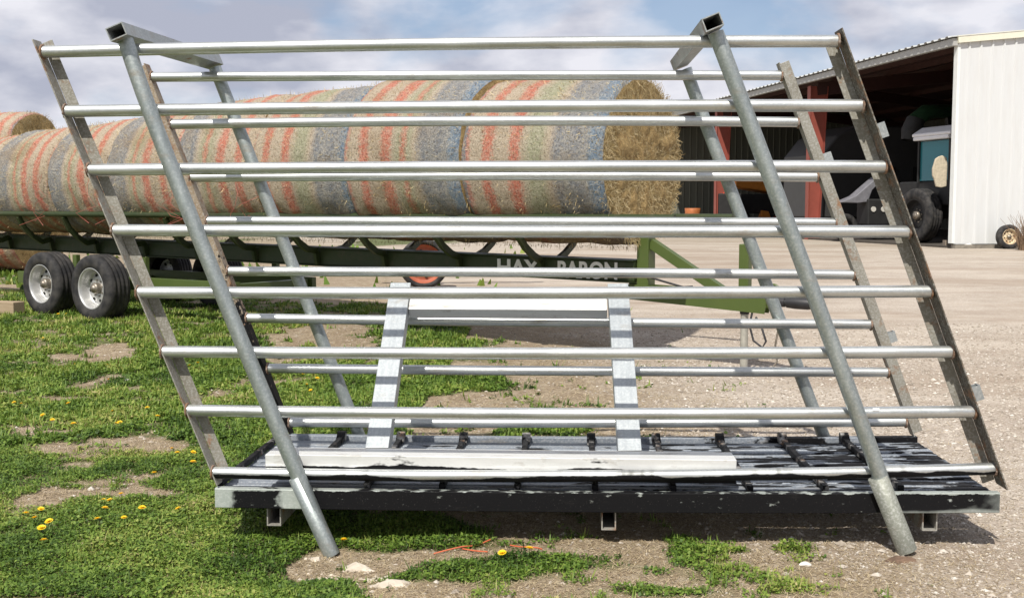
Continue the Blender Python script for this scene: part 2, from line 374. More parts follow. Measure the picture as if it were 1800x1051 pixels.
def leaves(n, y0, y1, size, hmax, power=1.0, kind='leaf', thr=.25, lim=1.6):
    X, Y, g, v = scatter(n, y0, y1, power, lambda y: -.53 * y - .3, lambda y: np.minimum(.42 * y, lim))
    tuft = fbm(X, Y, .13, 61, 3)
    k = (g + (tuft - .5) * 1.2 > thr + RNG.random(n) * .5)
    X, Y, g, tuft = X[k], Y[k], g[k], tuft[k]; n = len(X)
    Z = gz(X, Y); a = RNG.random(n) * 2 * np.pi
    s = size * (.6 + .8 * RNG.random(n)) * (1 + .02 * (Y - 4.5) * 1.2)
    if kind == 'leaf':
        h = hmax * (.15 + .95 * np.clip((tuft - .2) * 1.6, 0, 1)) * (.35 + .65 * RNG.random(n)) * np.clip(g + .3, .3, 1)
        til = (RNG.random(n) - .35) * 1.3
        d = np.stack([np.cos(a) * np.cos(til), np.sin(a) * np.cos(til), np.sin(til)], -1)
        sd = np.stack([-np.sin(a), np.cos(a), (RNG.random(n) - .5) * .9], -1)
        c = np.stack([X, Y, Z + h], -1)
        v4 = np.stack([c - d * s[:, None] * .55, c + sd * s[:, None] * .42, c + d * s[:, None] * .55, c - sd * s[:, None] * .42], 1)
    else:
        h = hmax * (.4 + .8 * RNG.random(n)) * np.clip(.4 + tuft, .4, 1.3); wd = s * .5
        le = (RNG.random(n)) * .9; d = np.stack([np.cos(a) * le * h, np.sin(a) * le * h, h], -1)
        sd = np.stack([-np.sin(a), np.cos(a), np.zeros(n)], -1) * wd[:, None]
        c = np.stack([X, Y, Z - .004], -1)
        v4 = np.stack([c - sd, c + sd, c + d * .75 + sd * .4, c + d * 1.0 - sd * .1], 1)
    tone = np.clip(-.12 + 1.25 * fbm(X, Y, .5, 33) + (RNG.random(n) - .5) * .62 + (0.0 if kind == 'leaf' else .08) - (1 - g) * .1, 0, 1)
    GV.append(v4.reshape(-1, 3)); GC.append(np.repeat(tone, 4))
leaves(190000, 4.35, 7.2, .015, .045)
leaves(50000, 4.35, 7.2, .007, .05, kind='blade')
leaves(120000, 7.2, 11.5, .026, .05)
leaves(50000, 7.2, 11.5, .012, .07, kind='blade')
leaves(90000, 11.5, 18, .034, .035, thr=.4)
leaves(90000, 11.5, 18, .016, .07, kind='blade', thr=.4)
leaves(35000, 18, 32, .07, .12, kind='blade', lim=-1)
gv = np.concatenate(GV); gc = np.concatenate(GC)
m = MT('leaf_green', .55, 0, .35)
tone = attr(m, 'tone')
c = m.ramp(tone, [(.0, (.030, .065, .010)), (.35, (.10, .18, .024)), (.7, (.21, .30, .05)), (.97, (.36, .37, .10)), (1.0, (.42, .36, .16))])
m.color(c); m.b.inputs['Subsurface Weight'].default_value = 0
tr = m.n('ShaderNodeBsdfTranslucent'); m.l(c, tr.inputs[0]); mxs = m.n('ShaderNodeMixShader'); mxs.inputs[0].default_value = .28
m.l(m.b.outputs[0], mxs.inputs[1]); m.l(tr.outputs[0], mxs.inputs[2]); m.l(mxs.outputs[0], m.t.nodes['Material Output'].inputs[0])
go = npmesh('grass', gv, np.arange(len(gv)), 4, m.m, False, {'tone': gc})
tag(go, 'short green grass and clover growing in patches across the ground', 'grass', kind='stuff')
# ---- dry straw and thatch
def straw(n, y0, y1, L, lim, dens):
    X, Y, g, v = scatter(n, y0, y1, 1.0, lambda y: -.53 * y - .3, lambda y: np.minimum(.42 * y, lim))
    k = (RNG.random(n) < dens * (1 - .5 * g) * (1 - .85 * v)); X, Y = X[k], Y[k]; n = len(X); Z = gz(X, Y) + .003
    a = RNG.random(n) * 2 * np.pi; l = L * (.4 + RNG.random(n)); t = RNG.random(n) * .35
    d = np.stack([np.cos(a) * l, np.sin(a) * l, t * l], -1); sd = np.stack([-np.sin(a), np.cos(a), np.zeros(n)], -1) * (L * .05)
    c = np.stack([X, Y, Z], -1); return np.stack([c - sd, c + sd, c + d + sd * .5, c + d - sd * .5], 1).reshape(-1, 3), np.repeat(RNG.random(n), 4)
a1, t1 = straw(160000, 4.35, 7.5, .026, 3, .9); a2, t2 = straw(110000, 7.5, 16, .04, 3, .9)
m = MT('dry_straw', .8, 0, .2); m.color(m.ramp(attr(m, 'tone'), [(0, (.16, .11, .06)), (.5, (.36, .28, .17)), (1, (.55, .46, .30))]))
so_ = npmesh('dry_grass', np.concatenate([a1, a2]), np.arange(len(a1) + len(a2)), 4, m.m, False, {'tone': np.concatenate([t1, t2])})
tag(so_, 'flattened dry grass lying over the bare dirt', 'dry grass', kind='stuff')
# ---- gravel
def stones(n, y0, y1, size, power=1.0, allover=.03):
    X, Y, g, v = scatter(n, y0, y1, power, lambda y: -.53 * y - .3, lambda y: .44 * y + .3)
    k = RNG.random(n) < np.clip(v * 1.0 + allover, 0, 1) * (1 - g); X, Y = X[k], Y[k]; n = len(X)
    s = size * (.35 + RNG.random(n) ** 3 * 1.5); Z = gz(X, Y) + s * .12
    base = np.array([[1, 0, 0], [0, 1, 0], [-1, 0, 0], [0, -1, 0], [0, 0, .75], [0, 0, -.6]], float)
    a = RNG.random(n) * 6.283; ca, sa = np.cos(a), np.sin(a); v6 = base[None] * (1 + (RNG.random((n, 6, 1)) - .5) * .7) * s[:, None, None] * np.stack([np.ones(n), .55 + .4 * RNG.random(n), .45 + .4 * RNG.random(n)], -1)[:, None, :]
    x = v6[..., 0] * ca[:, None] - v6[..., 1] * sa[:, None]; y = v6[..., 0] * sa[:, None] + v6[..., 1] * ca[:, None]
    P3 = np.stack([x + X[:, None], y + Y[:, None], v6[..., 2] + Z[:, None]], -1)
    return P3.reshape(-1, 3), np.repeat(RNG.random(n), 6)
s1, c1 = stones(110000, 4.35, 7.5, .0065, allover=.16); s2, c2 = stones(80000, 7.5, 14, .011, allover=.12)
s3, c3 = stones(9000, 4.35, 12, .016, allover=.08)
sv = np.concatenate([s1, s2, s3]); sc = np.concatenate([c1, c2, c3]); ns = len(sv) // 6
tri = np.array([[0, 1, 4], [1, 2, 4], [2, 3, 4], [3, 0, 4], [1, 0, 5], [2, 1, 5], [3, 2, 5], [0, 3, 5]])
lp = (tri[None] + (np.arange(ns) * 6)[:, None, None]).reshape(-1)
m = MT('pebbles', .9, 0, .25); m.color(m.mix(.35, m.ramp(attr(m, 'tone'), [(0, (.17, .14, .11)), (.45, (.36, .31, .25)), (.85, (.48, .43, .37)), (1, (.72, .69, .63))]), m.ramp(m.noise(60, 3), [(.3, (.2, .16, .12)), (.7, (.55, .5, .43))])))
gr = npmesh('gravel', sv, lp, 3, m.m, False, {'tone': sc}); tag(gr, 'loose pale gravel scattered over the drive', 'gravel', kind='stuff')

# ------------------------------------------------------------------ the leaning pipe rack on its deck
RK = thing('livestock_rack', 'leaning galvanised pipe rack welded on a low black and grey steel deck', 'livestock rack', (0.15, 5.8, 0))
YF, YR = 5.22, 6.46; YFP, YRP = 5.152, 6.528
front = [((74, 92), 78, (1475, 73)), ((114, 196), 188, (1518, 186)), ((155, 299), 294, (1558, 293)), ((198, 405), 407, (1600, 407)), ((241, 514), 515, (1638, 512)),
         ((284, 618), 621, (1675, 618)), ((328, 721), 727, (1714, 723)), ((373, 830), 836, (1750, 823))]
rear = [((266, 136), 133, (1375, 133)), ((300, 219), 213, (1404, 215)), ((334, 312), 309, (1438, 311)), ((363, 389), 390, (1470, 392)), ((400, 477), 479, (1502, 483)),
        ((433, 559), 566, (1532, 570)), ((470, 647), 652, (1562, 654)), ((508, 742), 743, (1593, 741))]
def add_rail(a, my, b, Y, r, mat, name='rail'):
    A = P(*a, Y); B = P(*b, Y); mm = P((a[0] + b[0]) / 2, my, Y)
    return MB().tube(quad(A, mm, B, 14), r, 24).build(name, mat, RK, world=True)
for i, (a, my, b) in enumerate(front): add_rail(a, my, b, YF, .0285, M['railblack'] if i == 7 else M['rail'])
for i, (a, my, b) in enumerate(rear): add_rail(a, my, b, YR, .0285, M['rail'])
Mweld = galv('rusty_weld', (.22, .13, .08), (.13, .07, .04), .8, .1, (1, 1, 1), rust=.1)
def weld(p, inw, rr_=.031):
    rnd = random.Random(int(p.x * 991 + p.z * 77)); p = Vector(p); ax = Vector((inw, 0, 0)); mb = MB(); n = 30; k = 6; vs = []
    for i in range(n):
        a = 2 * math.pi * i / n; c = p + ax * .004 + Vector((0, math.cos(a), math.sin(a))) * rr_; t = .0045 + rnd.random() * .003
        for j in range(k):
            b = 2 * math.pi * j / k; vs.append(c + ax * (t * math.cos(b)) + Vector((0, math.cos(a), math.sin(a))) * (t * math.sin(b)))
    mb.add(vs, [(i * k + j, i * k + (j + 1) % k, ((i + 1) % n) * k + (j + 1) % k, ((i + 1) % n) * k + j) for i in range(n) for j in range(k)], True)
    mb.build('weld', Mweld, RK, world=True)
for (rows, Y) in ((front, YF), (rear, YR)):
    for (a, my, b) in rows: weld(P(*a, Y), 1); weld(P(*b, Y), -1)
# end angles: web across the rail ends, flange behind the rails
def angle(a, b, Y, side, inward, front_y=-.03, th=.006, wf=.052, wy=.085, mat='endbar', webmat=None):
    """a,b corner line pixels (top, bottom) at plane Y; side = -1 left end, +1 right end"""
    A = P(*a, Y); B = P(*b, Y); ax = (B - A).normalized(); perp = Vector((ax.z, 0, -ax.x)); perp = perp if perp.x > 0 else -perp
    mb = MB(); o = perp * side * .004
    wa = [A + o + Vector((0, front_y, 0)), A + o + perp * side * th + Vector((0, front_y, 0)), A + o + perp * side * th + Vector((0, front_y + wy, 0)), A + o + Vector((0, front_y + wy, 0))]
    mb.prism(wa, B - A)
    if webmat:
        wb = mb.build('bar_web', M[webmat], None); mb = MB()
    s = -side if inward else side
    y1 = front_y + wy + (.0015 if inward else 0); y1 = y1 if inward else front_y + .002
    st = o + (perp * s * .0 if inward else perp * side * th)
    fa = [A + st + Vector((0, y1, 0)), A + st + perp * s * wf + Vector((0, y1, 0)), A + st + perp * s * wf + Vector((0, y1 + th, 0)), A + st + Vector((0, y1 + th, 0))]
    # flange cut square to the ground at its top, a little shorter than the web
    mb.prism([p + (B - A) * .004 for p in fa], (B - A) * .988)
    eb = mb.build('end_bar', M[mat], RK, world=True, bevel=.0015)
    if webmat: wb.parent = eb; wb.location = -RK.location
    return eb
angle((64, 70), (387, 850), YF, -1, True)
angle((1472, 54), (1760, 856), YF, 1, True, wf=.058, wy=.135, front_y=-.06, webmat='webshade')
angle((258, 112), (514, 762), YR, -1, False, wf=.034, mat='endblack')
angle((1366, 112), (1603, 766), YR, 1, False, wf=.052)
# small latch boxes on the right ends
for (px, py, Y, w_, h_) in ((1548, 230, YF + .03, .045, .07), (1715, 690, YF + .03, .045, .07), (1454, 278, YR, .05, .06), (1566, 592, YR, .05, .06)):
    p = P(px, py, Y); d = Vector((.36, 0, -1)).normalized()
    MB().hbeam(p - d * h_ / 2, p + d * h_ / 2, w_, .05, .005, (0, 1, 0)).build('latch_box', M['crosstube'], RK, world=True)
# posts
def add_post(pts, r=.0365): return MB().tube(quad(*pts), r, 28).build('post', M['post'], RK, world=True)
fl = quad(P(219, 66, YFP), P(340, 393, YFP), P(583, 974, YFP)); pl = add_post((fl[0], fl[5], fl[10]))
pr = add_post((P(1258, 58, YFP), P(1424, 500, YFP), P(1594, 966, YFP)))
add_post((P(378, 120, YRP), P(504, 440, YRP), P(660, 838, YRP)))
add_post((P(1205, 122, YRP), P(1328, 450, YRP), P(1475, 838, YRP)))
def sleeve(c, t0, r, parent, mt='sleeve'):
    a = Vector(c[0]); b = Vector(c[1]); a = a + (b - a) * t0
    o = MB().tube([a, a + (b - a) * .001, b], [r * .97, r, r], 28).build('sleeve', M[mt], parent, world=True); return o
sleeve((P(1543, 838, YFP), P(1594.5, 967, YFP)), 0, .046, pr)
sleeve((P(521, 838, YFP), P(583.5, 975, YFP)), 0, .0395, pl, 'post')
# square tubes joining the post tops
UPV = Vector((-.375, 0, .927))
MB().hbeam(P(204, 56, 5.06), P(378, 110, 6.62), .085, .062, .005, UPV).build('cross_tube', M['crosstube'], RK, world=True)
MB().hbeam(P(1253, 39, 5.06), P(1193, 112, 6.62), .085, .062, .005, UPV).build('cross_tube', M['crosstube'], RK, world=True)
# deck
dx0, dx1 = -1.715, 2.005; dy0, dy1 = 5.195, 6.42; ZT = .284
def xloft(prof, x0, x1, n=16):
    mb = MB(); k = len(prof); vs = []
    for i in range(n + 1):
        x = x0 + (x1 - x0) * i / n; vs += [Vector((x, a, b + dsag(x))) for a, b in prof]
    mb.add(vs, [(i * k + j, i * k + (j + 1) % k, (i + 1) * k + (j + 1) % k, (i + 1) * k + j) for i in range(n) for j in range(k)]); mb.add(vs[:k], [tuple(reversed(range(k)))]); mb.add(vs[-k:], [tuple(range(k))]); return mb
def dsag(x): return -.028 * (2.0 - x) / 3.7 - .012 * (1 - ((x - .15) / 1.87) ** 2)
def rect(y0, y1, z0, z1): return [(y0, z0), (y1, z0), (y1, z1), (y0, z1)]
xloft(rect(dy0, dy0 + .045, .188, .284), dx0, dx1).build('front_beam', M['beam'], RK, world=True, bevel=.004)
rb = xloft(rect(dy1 - .005, dy1 + .045, .195, .295), dx0 + .005, dx1 - .005).build('rear_beam', M['deck'], RK, world=True, bevel=.004)
for x in (dx0 + .025, dx1 - .025): MB().box((x, (dy0 + dy1) / 2 + .02, .225 + dsag(x)), (.045, dy1 - dy0 - .062, .08)).build('side_beam', M['deck'], RK, world=True, bevel=.004)
nsl = 8; gap = .026; d0 = dy0 + .056; wsl = (dy1 - .016 - d0 - gap * (nsl - 1)) / nsl
for k in range(nsl):
    y0 = d0 + k * (wsl + gap); mb = MB(); zt = ZT - .014 - .003 * (k % 2); x0, x1 = dx0 + .006, dx1 - .006
    # rolled channel: crowned top with two turned-down lips and a shallow groove
    prof = [(0, -.03), (0, -.004), (.006, 0), (wsl * .42, 0), (wsl * .46, -.007), (wsl * .54, -.007), (wsl * .58, 0), (wsl - .006, 0), (wsl, -.004), (wsl, -.03), (wsl - .004, -.03), (wsl - .004, -.012), (.004, -.012), (.004, -.03)]
    mb = xloft([(y0 + a, zt + b) for a, b in prof], x0, x1)
    mb.build('deck_slat', M['deck'], RK, world=True)
for px in (476, 590, 697, 810, 923, 1040, 1157, 1272, 1385, 1497):
    x = P(px, 780, 6.2).x; ZT = .284 + dsag(x)
    MB().box((x, (dy0 + dy1) / 2 + .01, ZT + .0055), (.03, dy1 - dy0 - .12, .030)).build('cross_cleat', M['cleat'], RK, world=True, bevel=.004)
    mb = MB(); mb.prism([(x - .024, dy1 - .13, ZT - .005), (x - .024, dy1 - .02, ZT - .005), (x - .024, dy1 - .02, ZT + .045), (x - .024, dy1 - .05, ZT + .05)], (.048, 0, 0)); mb.build('stop_lug', M['cleat'], RK, world=True, bevel=.004)
# skid tubes under the deck
for px in (482, 1070, 1634):
    x = P(px, 915, 5.24).x
    MB().hbeam((x, 5.235, .140 + dsag(x)), (x, 6.40, .140 + dsag(x)), .07, .095, .006, (0, 0, 1)).build('skid_tube', M['under'], RK, world=True)
# box tube lying along the deck and the tilted frame on it
bx0 = P(475, 805, 5.35).x; bx1 = P(1290, 805, 5.35).x
bb = MB().hbeam((bx0, 5.345, .352), (bx1, 5.345, .352), .17, .115, .005, (0, 0, 1)).build('box_tube', M['boxblack'], RK, world=True, bevel=.003)
sv_ = (Vector((0, 6.38, 1.178)) - Vector((0, 5.49, .417))); sl_ = sv_.length; sv_.normalize(); nv = Vector((0, -sv_.z, sv_.y))
for (xa, xb) in ((-.972, -.984), (.300, .272)):
    A = Vector((xa, 5.475, .405)) - nv * .045; B = Vector((xb, 6.38, 1.178)) - nv * .045
    mb = MB().hbeam(A, B, .118, .085, .005, nv)
    up = mb.build('frame_upright', M['upright'], RK, world=True, bevel=.006)
A = Vector((-.984, 6.38, 1.178)); t_ = .075
c0 = Vector((-.92, 6.38, 1.178)) - sv_ * .145 - nv * .056; c1 = Vector((.208, 6.38, 1.178)) - sv_ * .145 - nv * .056
MB().beam(c0, c1, .105, .075, nv).build('frame_crossbar', M['box'], RK, world=True, bevel=.004)
# white paper tag stuck on a rail
p = P(1537, 716, YF); MB().box(p + Vector((0, -.029, -.004)), (.03, .002, .014)).build('paper_tag', plain('tag_white', (.8, .8, .78), .6, 0, .05), RK, world=True)

# rubble at the post feet, stones, twine
def rock(name, c, s, mat, label, cat, seed, flat=.5, group=None):
    import bmesh
    bm = bmesh.new(); bmesh.ops.create_icosphere(bm, subdivisions=3, radius=1); rnd = random.Random(seed); k = [Vector((rnd.uniform(-1, 1), rnd.uniform(-1, 1), rnd.uniform(-1, 1))).normalized() for _ in range(14)]; kd = [rnd.uniform(.6, .95) for _ in k]
    from mathutils import noise as mn
    for v in bm.verts:
        for a, b in zip(k, kd):
            e_ = v.co.dot(a) - b
            if e_ > 0: v.co -= a * e_
        v.co *= 1 + .12 * mn.noise(v.co * 2.5 + Vector((seed, 0, 0)))
        v.co = Vector((v.co.x * s[0], v.co.y * s[1], v.co.z * s[2]))
    me = bpy.data.meshes.new(name); bm.to_mesh(me); bm.free(); me.materials.append(mat)
    o = bpy.data.objects.new(name, me); COL.objects.link(o); o.location = c; return tag(o, label, cat, group)
Mrock = plain('pale_rock', (.50, .44, .36), .9, 0, .3, 9, .4); Mwhite = plain('white_stone', (.66, .64, .60), .85, 0, .2, 9, .3)
Mclod = plain('dark_clod', (.14, .09, .06), .95, 0, .5, 22, .8)
g = G(690, 1028); rock('rock', (g.x, g.y, g.z - .025), (.13, .05, .05), Mrock, 'flat pale rock in the dirt patch at bottom left of centre', 'rock', 3)
g = G(625, 1002); rock('rock', (g.x, g.y, g.z - .025), (.15, .07, .065), Mrock, 'wide pale rock just right of the left front post foot', 'rock', 5)
g = G(556, 985); rock('rock', (g.x, g.y, g.z - .015), (.05, .04, .035), Mrock, 'small pale rock just left of the left front post foot', 'rock', 8)
g = G(1416, 992); rock('rock', (g.x, g.y, 0.0), (.028, .018, .014), Mwhite, 'small white stone on brown dirt in front of the deck', 'rock', 9)
g = G(226, 670); rock('rock', (g.x, g.y, float(hgt(0, g.y))), (.04, .03, .03), Mwhite, 'small white stone in the grass left of the rack', 'rock', 12)
g = G(1582, 985); rock('dirt_clod', (g.x, g.y, -.003), (.085, .04, .024), Mclod, 'crumbled dark brown clod in front of the right front post foot', 'clod', 14)
def rubble(n, px0, px1, py0, py1, seed, name, label):
    rnd = random.Random(seed); mb = MB()
    for _ in range(n):
        g = G(rnd.uniform(px0, px1), rnd.gauss((py0 + py1) / 2, (py1 - py0) / 4)); s_ = rnd.uniform(.006, .022); v = [g + Vector((rnd.uniform(-1, 1), rnd.uniform(-1, 1), rnd.uniform(-.3, .9))).normalized() * s_ * rnd.uniform(.7, 1.2) for _ in range(6)]
        import itertools
        b = [Vector((1, 0, 0)), Vector((0, 1, 0)), Vector((-1, 0, 0)), Vector((0, -1, 0)), Vector((0, 0, 1)), Vector((0, 0, -1))]
        v = [g + Vector((q.x * rnd.uniform(.7, 1.3), q.y * rnd.uniform(.6, 1.1), q.z * rnd.uniform(.4, .8))) * s_ for q in b]
        mb.add(v, [(0, 1, 4), (1, 2, 4), (2, 3, 4), (3, 0, 4), (1, 0, 5), (2, 1, 5), (3, 2, 5), (0, 3, 5)])
    return tag(mb.build(name, Mrock), label, 'rubble', kind='stuff')
rubble(230, 525, 715, 975, 1040, 3, 'concrete_rubble', 'crumbled pale concrete rubble around the foot of the left front post')
def twine(px, r=.0035):
    pts = [G(*p) + Vector((0, 0, .012 + .006 * ((i * 7) % 3))) for i, p in enumerate(px)]
    out = []
    for i in range(len(pts) - 1):
        a = pts[max(i - 1, 0)]; b = pts[i]; c = pts[i + 1]; d = pts[min(i + 2, len(pts) - 1)]
        for k in range(5):
            t = k / 5; out.append(.5 * ((2 * b) + (c - a) * t + (2 * a - 5 * b + 4 * c - d) * t * t + (3 * b - a - 3 * c + d) * t ** 3))
    out.append(pts[-1]); return MB().tube(out, r, 8)
Mtw = plain('orange_twine', (.52, .12, .05), .6, 0, .2, 30)
tw = twine([(762, 977), (785, 973), (812, 969), (838, 962), (862, 954)]); tw2 = twine([(812, 968), (835, 974), (857, 978)]); tw.add(tw2.v, tw2.f, tw2.sm)
tag(tw.build('baling_twine', Mtw), 'forked piece of orange baling twine in the dirt before the deck', 'twine')
tag(twine([(897, 962), (915, 967), (938, 970), (953, 969)]).build('baling_twine', Mtw), 'short straight piece of orange baling twine right of the forked piece', 'twine')

# dandelions
def dandelion():
    root = thing('dandelion', 'small yellow dandelion flower open in the short green grass', 'flower', (0, 0, 0), 0, 'dandelions scattered in the grass')
    mb = MB()
    for ring, (n, l, el) in enumerate(((16, .021, .15), (14, .017, .55), (10, .012, .95))):
        for k in range(n):
            a = 2 * math.pi * k / n + ring * .3; d = Vector((math.cos(a) * math.cos(el), math.sin(a) * math.cos(el), math.sin(el))); s_ = Vector((-math.sin(a), math.cos(a), 0)) * .0026; b = Vector((0, 0, .046))
            mb.add([b - s_ * .5, b + s_ * .5, b + d * l + s_, b + d * l - s_], [(0, 1, 2, 3)])
    mb.build('flower_head', MY, root, fix=False)
    MB().tube([(0, 0, 0), (.003, 0, .025), (0, 0, .046)], .0018, 6).build('stem', MG, root)
    return root
MY = plain('dandelion_yellow', (.86, .58, .01), .6, 0, .12, 60, 0); MG = plain('stem_green', (.12, .2, .05), .6, 0, .2, 60, 0)
dpx = [(75, 600), (133, 648), (190, 648), (190, 672), (27, 715), (38, 717), (79, 740), (92, 747), (200, 729), (260, 726), (275, 740), (212, 751), (204, 751), (302, 800), (337, 805), (311, 808), (338, 826), (270, 846),
       (72, 907), (44, 917), (64, 927), (91, 933), (75, 945), (77, 967), (180, 890), (197, 892), (214, 881), (182, 910), (218, 924), (250, 909), (173, 929), (318, 905), (334, 648), (348, 646), (535, 664), (553, 659), (555, 669),
       (538, 683), (548, 690), (556, 674), (604, 964), (885, 988), (927, 984), (103, 558), (118, 556), (124, 717), (130, 757)]
OWN = {(604, 964): 'yellow dandelion right beside the foot of the left front post', (885, 988): 'left one of two dandelions in front of the deck below the orange twine', (927, 984): 'right one of two dandelions in front of the deck below the orange twine',
       (133, 648): 'lone yellow dandelion in grass, below and left of the tandem wheels', (77, 967): 'lowest yellow dandelion, nearest the bottom left corner', (103, 558): 'dandelion in the grass between the two trailer wheels, left of a pair', (118, 556): 'dandelion in the grass between the two trailer wheels, right of a pair', (270, 846): 'dandelion closest to the left end of the deck, left of the end bar foot',
       (338, 826): 'lowest of four dandelions left of the end bar foot', (318, 905): 'dandelion just left of the black deck corner, by itself', (250, 909): 'rightmost large dandelion of the group left of the deck corner', (30, 715): 'dandelion at the left edge of the photo', (75, 600): 'small dandelion above the others near the left edge, below the timber block'}
d0_ = dandelion()
for i, pp in enumerate(dpx):
    o = d0_ if i == 0 else copy_tree(d0_)
    g = G(*pp); o.location = (g.x, g.y, float(gz(np.array([g.x]), np.array([g.y]))[0])); o.rotation_euler = (random.uniform(-.35, .05), random.uniform(-.25, .25), random.random() * 6)
    if pp in OWN: o['label'] = OWN[pp]
    s_ = random.uniform(.75, 1.05); o.scale = (s_, s_, s_)

# ------------------------------------------------------------------ hay trailer
Mgreen = MT('olive_paint', .42, 0, .5); _n = Mgreen.noise(3, 6, .6)
Mgreen.color(Mgreen.mix(Mgreen.ramp(Mgreen.noise(12, 7, .7), [(.58, 0), (.72, .6)]), Mgreen.mix(_n, (.050, .080, .018), (.085, .115, .026)), (.10, .09, .05))); Mgreen.bump(Mgreen.noise(30, 3), .06, .004); Mgreen = Mgreen.m
Mtyre = MT('tyre_rubber', .75, 0, .3); Mtyre.color(Mtyre.mix(Mtyre.ramp(Mtyre.noise(7, 5, .6), [(.4, 0), (.75, 1)]), (.018, .018, .019), (.07, .065, .06))); Mtyre.bump(Mtyre.noise(40, 4), .2, .006); Mtyre = Mtyre.m
Mrim = plain('silver_rim', (.50, .50, .49), .40, .55, .15, 8); Mhub = plain('hub_steel', (.25, .22, .18), .45, .7, .3, 20); Mhole = plain('dark_hole', (.01, .01, .01), .9, 0, .1)
Mblack = plain('black_rubber', (.02, .02, .022), .5, 0, .3, 10); Mlet = plain('white_lettering', (.78, .78, .75), .6, 0, .1, 20)
Mcr_ = MT('shaded_olive_paint', .5, 0, .4); Mcr_.color(Mcr_.mix(Mcr_.ramp(Mcr_.noise(9, 7, .7), [(.5, 0), (.72, .6)]), Mcr_.mix(Mcr_.noise(2, 6, .6), (.018, .030, .010), (.040, .058, .018)), (.075, .062, .04))); Mcr_ = Mcr_.m  # same olive paint, darkened in colour for the shade under the bales
TA = -R(31); HT = thing('hay_trailer', 'long olive green hay trailer carrying a row of round bales', 'trailer', (1.67, 10.7, 0), TA)
xe = -13.6
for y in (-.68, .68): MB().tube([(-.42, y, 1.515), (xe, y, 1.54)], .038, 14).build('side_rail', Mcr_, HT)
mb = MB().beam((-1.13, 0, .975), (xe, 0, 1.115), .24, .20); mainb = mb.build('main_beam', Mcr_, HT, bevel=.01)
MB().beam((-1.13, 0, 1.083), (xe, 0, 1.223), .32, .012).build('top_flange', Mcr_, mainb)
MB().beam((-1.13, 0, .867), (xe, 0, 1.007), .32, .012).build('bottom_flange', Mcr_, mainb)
for k in range(11):
    x = -2.21 - 1.08 * k; zb_ = 1.0 - .0112 * (x + 1.13)
    for s_ in (-1, 1):
        pts = [(x, s_ * .68, 1.49), (x, s_ * .60, 1.33), (x, s_ * .47, 1.21), (x, s_ * .32, 1.12), (x - 0.0, s_ * .18, zb_ + .05), (x, s_ * .145, zb_ - .11)]
        mb = MB()
        for a, b in zip(pts[:-1], pts[1:]): mb.beam(a, Vector(b) + (Vector(b) - Vector(a)) * .06, .07, .045, (1, 0, 0))
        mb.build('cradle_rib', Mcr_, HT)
MB().box((-1.06, 0, 1.05), (.13, .16, .56)).build('front_post', Mgreen, HT, bevel=.008)
MB().beam((-1.0, 0, 1.26), (-.22, 0, .80), .10, .085, (0, 1, 0)).build('diagonal_brace', Mgreen, HT, bevel=.004)
mb = MB()
for s_ in (-1, 1): mb.prism([(-1.3, s_ * .09, .70), (.22, s_ * .05, .615), (.25, s_ * .05, .80), (-1.3, s_ * .09, .85)], (0, s_ * .012, 0))
mb.box((-.55, 0, .81), (1.5, .16, .012)); tg = mb.build('tongue', Mgreen, HT)
jk = MB().box((0, 0, .96), (.10, .10, .62)).build('jack', Mgreen, HT, bevel=.01)
MB().tube([(0, 0, .68), (0, 0, .08)], .037, 16).build('jack_leg', plain('jack_leg_steel', (.42, .41, .36), .5, .4, .25, 14), jk)
MB().box((0, 0, .05), (.18, .18, .015)).build('jack_foot', Mhub, jk)
MB().tube([(0, 0, .655), (0, 0, .60)], .045, 16).build('jack_collar', Mblack, jk)
mb = MB().tube([(.24, 0, .73), (.40, 0, .73)], [.05, .045], 16); mb.tube([(.39, 0, .73), (.43, 0, .73)], .035, 16); mb.tube([(.42, 0, .73), (.50, 0, .728), (.62, 0, .725), (.66, 0, .722)], [.05, .056, .055, .045], 16); mb.build('coupler', Mblack, HT)
hk = [(.30 + .06 * math.cos(a), -.05, .84 + .055 * math.sin(a)) for a in [i * .35 for i in range(10)]]
MB().tube(hk, .012, 8).build('chain_hook', Mgreen, HT)
MB().tube([(.10, -.04, .66), (.08, -.07, .50), (.13, -.09, .36), (.22, -.09, .30), (.25, -.08, .36), (.20, -.06, .48), (.13, -.04, .58)], .011, 8).build('brake_cable', Mblack, HT)
MB().tube([(.34, 0, .70), (.35, -.02, .50), (.32, -.02, .32), (.34, -.02, .17), (.30, -.05, .10)], .010, 6).build('safety_chain', Mhub, HT)
MB().tube([(-1.0, -.09, .93), (-.8, -.1, .885), (-.6, -.1, .84), (-.5, -.1, .85)], .011, 6).build('wiring', Mblack, HT)
# lettering
def lettering(txt, x0, x1, z0, z1, y):
    cu = bpy.data.curves.new('t', 'FONT'); cu.body = txt; cu.size = 1; cu.extrude = .004; cu.offset = .03
    o = bpy.data.objects.new('t', cu); COL.objects.link(o); dg = bpy.context.evaluated_depsgraph_get(); me = bpy.data.meshes.new_from_object(o.evaluated_get(dg))
    bpy.data.objects.remove(o)
    vs = np.array([v.co[:] for v in me.vertices]); a = vs.min(0); b = vs.max(0)
    for v in me.vertices:
        v.co = ((v.co.x - a[0]) / (b[0] - a[0]) * (x1 - x0) + x0, y - v.co.z * .6, (v.co.y - a[1]) / (b[1] - a[1]) * (z1 - z0) + z0)
    me.materials.clear(); me.materials.append(Mlet); r_ = bpy.data.objects.new('lettering', me); COL.objects.link(r_); r_.parent = mainb; return r_
lettering('HAY', -2.80, -2.26, .885, 1.065, -.124)
lettering('BARON', -2.03, -1.32, .885, 1.065, -.124)
